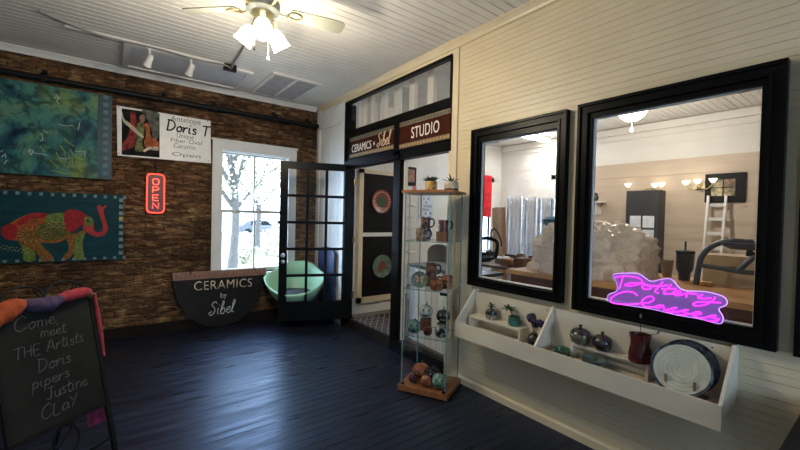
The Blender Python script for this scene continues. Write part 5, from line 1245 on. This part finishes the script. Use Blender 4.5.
# plastic-covered heap
la, lb = onz(530, 281, ZT), onz(664, 279, ZT)
cxh, yA, yB_ = 4.62, lb.y*4.62/lb.x, la.y*4.62/la.x
yA, yB_ = 1.60, 2.93
def heap(name, label, c, sx, sy, h, m, seed, nz=.16, group=None):
    mb = MB(); nA, nR = 130, 56; grid = []
    for j in range(nR+1):
        th = (PI/2)*j/nR; ring = []
        for i in range(nA if j else 1):
            a = 2*PI*i/nA; ca, sa = math.cos(a), math.sin(a); pw = .62
            d = Vector((math.copysign(abs(ca)**pw, ca)*math.sin(th)**.55, math.copysign(abs(sa)**pw, sa)*math.sin(th)**.55, math.cos(th)**.62))
            k = 1+nz*noise.noise(d*2.6+Vector((seed, 0, 0)))+.07*noise.noise(d*9+Vector((0, seed, 0)))-.13*abs(noise.noise(Vector((d.x*3, d.y*3, d.z*7))+Vector((seed, 2, 0))))-.035*abs(noise.noise(Vector((d.x*7, d.y*6, d.z*16))))
            ring.append(mb.b.verts.new(Vector(c)+Vector((d.x*sx*k, d.y*sy*k, d.z*h*k))))
        grid.append(ring)
    for A, B_ in zip(grid, grid[1:]):
        for i in range(nA):
            i2 = (i+1) % nA
            if len(A) == 1: mb._f([A[0], B_[i], B_[i2]])
            else: mb._f([A[i], B_[i], B_[i2], A[i2]])
    return tag(mb.build(name, m, smooth=True, angle=80), label, 'plastic sheeting', group)
plas = film('clear_sheeting', (.82, .72, .60), .76, .08, 13, .8)
heap('plastic_sheeting', 'clear plastic sheeting draped over pottery on the workbench', (4.62, (yA+yB_)/2, ZT+.002), .56, (yB_-yA)/2, .58, plas, 3.1)
hp = onx(545, 228, 4.5); t = tag(MB().ball((4.62, 2.74, ZT+.60), .16, sx=1, sy=1.1, sz=.45, nz=.3, sc_=5).build('blue_cloth', mat('blue_cloth', (.05, .15, .24), .8, var=.3, scale=20, bump=.4), smooth=True), 'crumpled blue cloth lying on the plastic sheeting', 'cloth')
# tumbler
p = onz(684.5, 271, ZT); p = Vector((4.95, p.y/p.x*4.95, ZT)); t = thing('tumbler', 'tall dark tumbler with straw on the workbench', 'tumbler', p)
tm = mat('tumbler_navy', (.014, .015, .028), .35); s_ = .33
MB().lathe([(0, 0), (.052, 0), (.056, .08), (.078, .12), (.085, .30), (0, .30)], p, 28).build('body', tm, t, smooth=True)
MB().lathe([(.087, .295), (.089, .315), (.075, .322), (0, .322)], p, 28).build('lid', M['blackmat'], t, smooth=True)
MB().cyl(p+Vector((0, 0, .32)), p+Vector((.004, .0, .42)), .010, 8).build('straw', tm, t)
# wooden tool and small cup
p = onz(702, 275, ZT+.02); p = Vector((4.7, p.y/p.x*4.7, ZT)); t = thing('wooden_rib', 'light wooden block tool lying on the workbench', 'tool', p)
MB().box(p.x-.05, p.x+.05, p.y-.09, p.y+.09, ZT+.001, ZT+.045, .012).build('block', wood('tool_wood', (.42, .20, .06), (.55, .30, .10), .5, 1), t)
p = onz(667, 270, ZT); p = Vector((5.1, p.y/p.x*5.1, ZT)); t = tag(MB().lathe([(0, 0), (.045, 0), (.06, .15), (.068, .19), (.062, .19), (.05, .05), (0, .01)], p, 20).build('cup', mat('cup_tan', (.30, .23, .17), .5), smooth=True), 'tan cup standing between the sheeting and the tumbler', 'cup')
# cardboard box with cordless tool, curved stool
p = onz(738, 276, ZT); px_, py_ = 5.08, p.y*5.08/p.x
t = thing('cardboard_box', 'beige cardboard box on the far side of the workbench', 'box', (px_, py_, ZT))
MB().box(px_-.2, px_+.2, py_-.27, py_+.24, ZT+.001, ZT+.30).build('carton', mat('cardboard', (.42, .33, .22), .8, var=.08), t); MB().box(px_-.202, px_-.199, py_-.03, py_+.08, ZT+.17, ZT+.20).build('printed_label', mat('label_grey', (.12, .11, .11), .7), t)
t = thing('clamp', 'black and yellow clamp resting on the cardboard box', 'clamp', (px_, py_-.16, ZT+.301))
MB().box(px_-.05, px_+.03, py_-.28, py_-.06, ZT+.305, ZT+.345, .01).build('bar', M['blackmat'], t); MB().box(px_-.06, px_+.05, py_-.30, py_-.22, ZT+.302, ZT+.43, .01).build('jaw', mat('clamp_yellow', (.50, .38, .03), .5), t); MB().cyl((px_, py_-.08, ZT+.302), (px_, py_-.08, ZT+.47), .025, 12).build('grip', M['blackmat'], t)
xs_ = 4.55; ZC_ = lambda L_: [onx(670+u/6.43, 210+v/6.43, xs_) for u, v in L_]
t = thing('bent_tube_arm', 'blue-grey bent tube frame standing on the workbench', 'tool frame', onx(725, 275, xs_)); st_m = mat('blue_grey_tube', (.030, .042, .065), .35)
rm = ZC_([(170,390),(190,340),(210,290),(260,240),(330,210),(430,200),(540,215)]); rm[0].z = ZT+.022
MB().tube(rm, .026, 10, smooth=6).build('arch', st_m, t, smooth=True)
MB().tube(ZC_([(185,355),(300,370),(430,395),(545,405)]), .022, 10, smooth=4).build('rail', st_m, t, smooth=True)
MB().tube(ZC_([(430,400),(480,355),(545,300)]), .022, 10, smooth=4).build('brace', st_m, t, smooth=True)
MB().lathe([(0, 0), (.10, 0), (.16, .03), (.17, .06), (.0, .06)], ZC_([(480, 255)])[0], 24).build('dish', st_m, t, smooth=True)
# wrapped ware racks at the far corner
wrap = film('rack_wrap', (.74, .74, .75), .45, .2, 18, .8)
def rack(label, xc, y0, y1, z1_):
    t = thing('wrapped_rack', label, 'rack', (xc, (y0+y1)/2, ZS), group='plastic-wrapped ware racks')
    for x in (xc-.25, xc+.25):
        for y in (y0, y1): MB().box(x-.015, x+.015, y-.015, y+.015, ZS, z1_).build('upright', M['steel'], t)
    for k in range(7): MB().box(xc-.25, xc+.25, y0, y1, ZS+.15+k*(z1_-ZS-.2)/6.5, ZS+.17+k*(z1_-ZS-.2)/6.5).build('shelf', mat('rack_shelf', (.40, .39, .38), .5), t)
    mb = MB(); nU, nV = 26, 16; xf = xc-.275
    g = [[mb.b.verts.new((xf+.05*noise.noise(Vector((i*.5, j*.16, z1_))), y0-.03+(y1-y0+.06)*i/nU, ZS+.02+(z1_-ZS)*j/nV)) for j in range(nV+1)] for i in range(nU+1)]
    for i in range(nU):
        for j in range(nV): mb._f([g[i][j], g[i+1][j], g[i+1][j+1], g[i][j+1]])
    o = mb.build('wrap', wrap, t, smooth=True, angle=80); md = o.modifiers.new('s', 'SOLIDIFY'); md.thickness = .004
zr = onx(530, 197, 6.9).z
rack('plastic-wrapped rack nearest the leaning planks', 7.0, onx(521, 220, 6.75).y, onx(508.5, 220, 6.75).y, zr)
rack('plastic-wrapped rack between two others in the studio corner', 7.0, onx(537, 220, 6.75).y+.04, onx(522, 220, 6.75).y-.10, zr-.03)
rack('plastic-wrapped rack beside the side window', 7.0, onx(552, 220, 6.75).y+.02, onx(538.5, 220, 6.75).y-.02, zr-.06)
# leaning planks
for k, (u, lab, cc_) in enumerate(((499.5, 'tan plank leaning left of the racks', (.42, .27, .15)), (503.5, 'pinkish plank leaning left of the racks', (.48, .33, .22)), (507, 'reddish narrow plank leaning against the racks', (.36, .19, .11)))):
    b0 = onx(u, 270, 6.35); tp = onx(u-.5, 208, 6.75)
    tag(MB().bar((6.30, b0.y+.0, ZS), (6.62, tp.y, tp.z), .03, .14, (0, 1, 0)).build('plank', wood('plank_%s' % 'abc'[k], tuple(c*.8 for c in cc_), cc_, .6, 2)), lab, 'plank', 'planks leaning in the studio')
# low table with pots
tx0, tx1, ty0_, ty1_ = 4.98, 6.15, 3.45, 5.0; TZ = .86
t = thing('glazing_table', 'grey low work table with pots left of the plastic sheeting', 'table', (5.8, 4.4, ZS))
MB().box(tx0, tx1, ty0_, ty1_, TZ-.04, TZ).build('table_top', mat('table_grey', (.16, .15, .145), .6), t)
for x in (tx0+.03, tx1-.08):
    for y in (ty0_+.03, ty1_-.08): MB().box(x, x+.05, y, y+.05, ZS, TZ-.04).build('leg', M['steel'], t)
for k, (x, y, r, h, mk, lab) in enumerate(((5.65, 3.75, .10, .15, G_['brown'], 'brown pot at the right of the grey work table'), (5.72, 4.05, .09, .16, G_['tanpat'], 'tan patterned pot on the grey work table'), (5.98, 3.85, .13, .07, G_['black'], 'wide black bowl on the grey work table'), (5.95, 4.45, .12, .10, G_['black'], 'black bowl at the left of the grey work table'))):
    tag(MB().lathe([(0, 0), (r*.7, 0), (r, h*.5), (r*.85, h), (r*.78, h), (r*.85, h*.5), (0, .02)], (x, y, TZ), 24).build('pot', mk, smooth=True), lab, 'pot')
tag(MB().ball((5.72, 4.35, TZ+.045), .085, sz=.5, nz=.5, sc_=12).build('crumpled_paper', mat('paper', (.62, .62, .60), .8)), 'crumpled white paper on the grey work table', 'paper')
tag(MB().box(5.85, 6.14, 4.62, 4.95, TZ+.001, TZ+.03).build('board', mat('bat_white', (.5, .5, .5), .5)), 'pale flat board on the grey work table', 'board')
# black bentwood chair at the left of the smaller window
p = Vector((4.6, 3.98, ZS)); t = thing('bentwood_chair', 'black chair with looped back in the studio', 'chair', p)
xs_ = 4.6; Zc = lambda L_: [onx(475+u/4.5, 200+v/4.5, xs_) for u, v in L_]
MB().tube(Zc([(25,175),(60,172),(95,185),(100,215),(92,260)]), .028, 10, smooth=6).build('arm_loop', M['black'], t, smooth=True)
MB().tube(Zc([(78,180),(72,150),(85,130),(105,150),(118,185),(118,210)]), .012, 8, smooth=6).build('back_loop', M['black'], t, smooth=True)
MB().box(4.40, 4.80, 3.80, 4.24, .70, .75, .01).build('seat', M['black'], t)
for x, y in ((4.43, 3.83), (4.77, 3.83), (4.43, 4.20), (4.77, 4.20)): MB().tube([(x, y, .71), (x, y, ZS)], .018, 8).build('leg', M['steel'], t)
MB().tube([(4.62, 4.20, .74), (4.60, 4.10, .95), Zc([(92, 258)])[0]], .018, 8).build('support', M['black'], t)
# potter's wheel and clutter on the near end of the grey work table
t = thing('pottery_wheel', 'small black pottery wheel on the grey work table', 'pottery wheel', (5.25, 4.62, TZ))
MB().box(5.08, 5.42, 4.45, 4.80, TZ, TZ+.10, .015).build('housing', M['blackmat'], t)
MB().cyl((5.25, 4.62, TZ+.10), (5.25, 4.62, TZ+.16), .03, 12).build('shaft', M['steel'], t); MB().cyl((5.25, 4.62, TZ+.16), (5.25, 4.62, TZ+.18), .15, 28).build('wheel_head', M['steel'], t)
for k, (x, y, w_, d_, h_, lab, c_) in enumerate(((5.16, 3.62, .22, .18, .16, 'dark brown clay block nearest the plastic sheeting', (.10, .05, .03)), (5.2, 3.88, .26, .2, .12, 'reddish clay block on the grey work table', (.20, .09, .05)), (5.4, 4.18, .2, .2, .09, 'grey clay block on the grey work table', (.15, .14, .13)))):
    tag(MB().box(x-w_/2, x+w_/2, y-d_/2, y+d_/2, TZ, TZ+h_, .02).build('clay_block', mat('clay_%s' % 'abc'[k], c_, .7, var=.3)), lab, 'clay block')
tag(MB().lathe([(0, 0), (.13, 0), (.17, .14), (.16, .14), (.12, .02), (0, .02)], (5.65, 4.75, TZ), 24).build('basin', M['blackmat'], smooth=True), 'wide black basin on the grey work table', 'basin')
# ================================================================ OUTDOORS
lm = mat('leaf_green', (.33, .31, .19), .8, var=.6, scale=3); bk = mat('bark', (.06, .05, .04), .9, var=.3)
def tree(label, x, y, h, r, nleaf, seed, ls=.07):
    random.seed(seed); t = thing('tree', label, 'tree', (x, y, -.35), group='trees in the yard')
    mb = MB(); mb.tube([(x, y, -.35), (x+.1, y, h*.25), (x-.05, y+.1, h*.5)], [.16, .12, .09], 10, smooth=4)
    ends = []
    for k in range(9):
        a = k*2.4; b0 = Vector((x, y, h*(.25+.03*k))); e = Vector((x+math.cos(a)*r*.8, y+math.sin(a)*r*.8, h*(.55+.05*k))); ends.append(e)
        mb.tube([b0, (b0+e)/2+Vector((0, 0, .3)), e], [.07, .045, .015], 6, smooth=4)
    mb.build('trunk', bk, t, smooth=True); lf = MB()
    for k in range(nleaf):
        d = Vector((random.gauss(0, 1), random.gauss(0, 1), random.gauss(0, 1))).normalized()*random.random()**.4
        c = Vector((x+d.x*r, y+d.y*r, h*.66+d.z*h*.40))
        if noise.noise(c*1.3) < .0: continue
        a = Vector((random.uniform(-1, 1), random.uniform(-1, 1), random.uniform(-1, 1))).normalized()*ls; b = a.orthogonal().normalized()*ls*.55
        v = [lf.b.verts.new(c+a), lf.b.verts.new(c+b), lf.b.verts.new(c-a), lf.b.verts.new(c-b)]; lf._f(v)
    lf.build('foliage', lm, t)
tree('slim shade tree near the left of the sash window view', 3.0, 12.5, 6.5, 2.6, 14000, 1)
tree('forked tree at the right of the sash window view', 5.3, 17.8, 7.2, 2.8, 14000, 2)
tree('wide tree farther back in the yard', 13.0, 26.0, 9.0, 4.0, 9000, 4, .11)
tree('distant tree at the far left of the yard', 4.5, 25.0, 8.5, 3.8, 9000, 5, .11)
tree('broad pale tree behind the parked cars', 19.0, 46.0, 15.0, 8.0, 9000, 6, .25)
tree('tall tree at the left behind the parked cars', 5.0, 41.0, 14.0, 5.0, 9000, 9, .22)
def bush(label, x, y, r, seed):
    random.seed(seed); lf = MB()
    for k in range(700):
        d = Vector((random.gauss(0, 1), random.gauss(0, 1), abs(random.gauss(0, 1)))).normalized()*random.random()**.4*r; c = Vector((x, y, -.35))+d
        a = Vector((random.uniform(-1, 1), random.uniform(-1, 1), random.uniform(-1, 1))).normalized()*.09; b = a.orthogonal().normalized()*.05
        lf._f([lf.b.verts.new(c+a), lf.b.verts.new(c+b), lf.b.verts.new(c-a), lf.b.verts.new(c-b)])
    tag(lf.build('bush', lm), label, 'bush', 'bushes in the yard')
bush('bush close outside the sash window at its left', 2.75, 9.6, .55, 7); bush('bush between the parked cars', 5.2, 13.0, .7, 8)
for k, (x, y, r) in enumerate(((4.3, 16.0, .8), (6.6, 18.0, .9), (8.2, 24.0, 1.2), (10.5, 27.0, 1.4), (6.0, 22.5, 1.0), (5.4, 20.5, .9), (12.5, 33.0, 1.5))):
    bush(('bush left of the forked tree', 'bush right of the forked tree', 'bush in the middle distance', 'larger bush before the silver car', 'bush before the dark car', 'bush behind the forked tree', 'farthest rounded bush in the yard')[k], x, y, r, 20+k)
def car(label, x, y, col, rz):
    t = thing('car', label, 'car', (x, y, -.35), rz, group='cars parked in the yard'); cm = mat('car_'+col[0], col[1], .25, .2)
    P = [(-2.1, .25), (2.1, .25), (2.15, .6), (2.0, .82), (1.1, .92), (.55, 1.4), (-1.2, 1.42), (-1.8, .98), (-2.12, .85)]
    MB().prism([(a, -.85, b) for a, b in P], (0, 1.7, 0)).build('body', cm, t, local=True)
    for s_ in (-.86, .852): MB().prism([(a, s_, b) for a, b in ((-1.05, .95), (.95, .95), (.48, 1.32), (-1.0, 1.34))], (0, .008, 0)).build('side_window', M['black'], t, local=True)
    for a in (-1.3, 1.3):
        for s_ in (-.86, .66): MB().cyl((a, s_, .30), (a, s_+.2, .30), .32, 20).build('wheel', M['blackmat'], t, local=True)
car('dark car parked beyond the trees', 11.5, 38.0, ('dark', (.07, .07, .075)), .1); car('silver car parked beyond the trees', 15.6, 42.0, ('silver', (.35, .37, .40)), -.1)
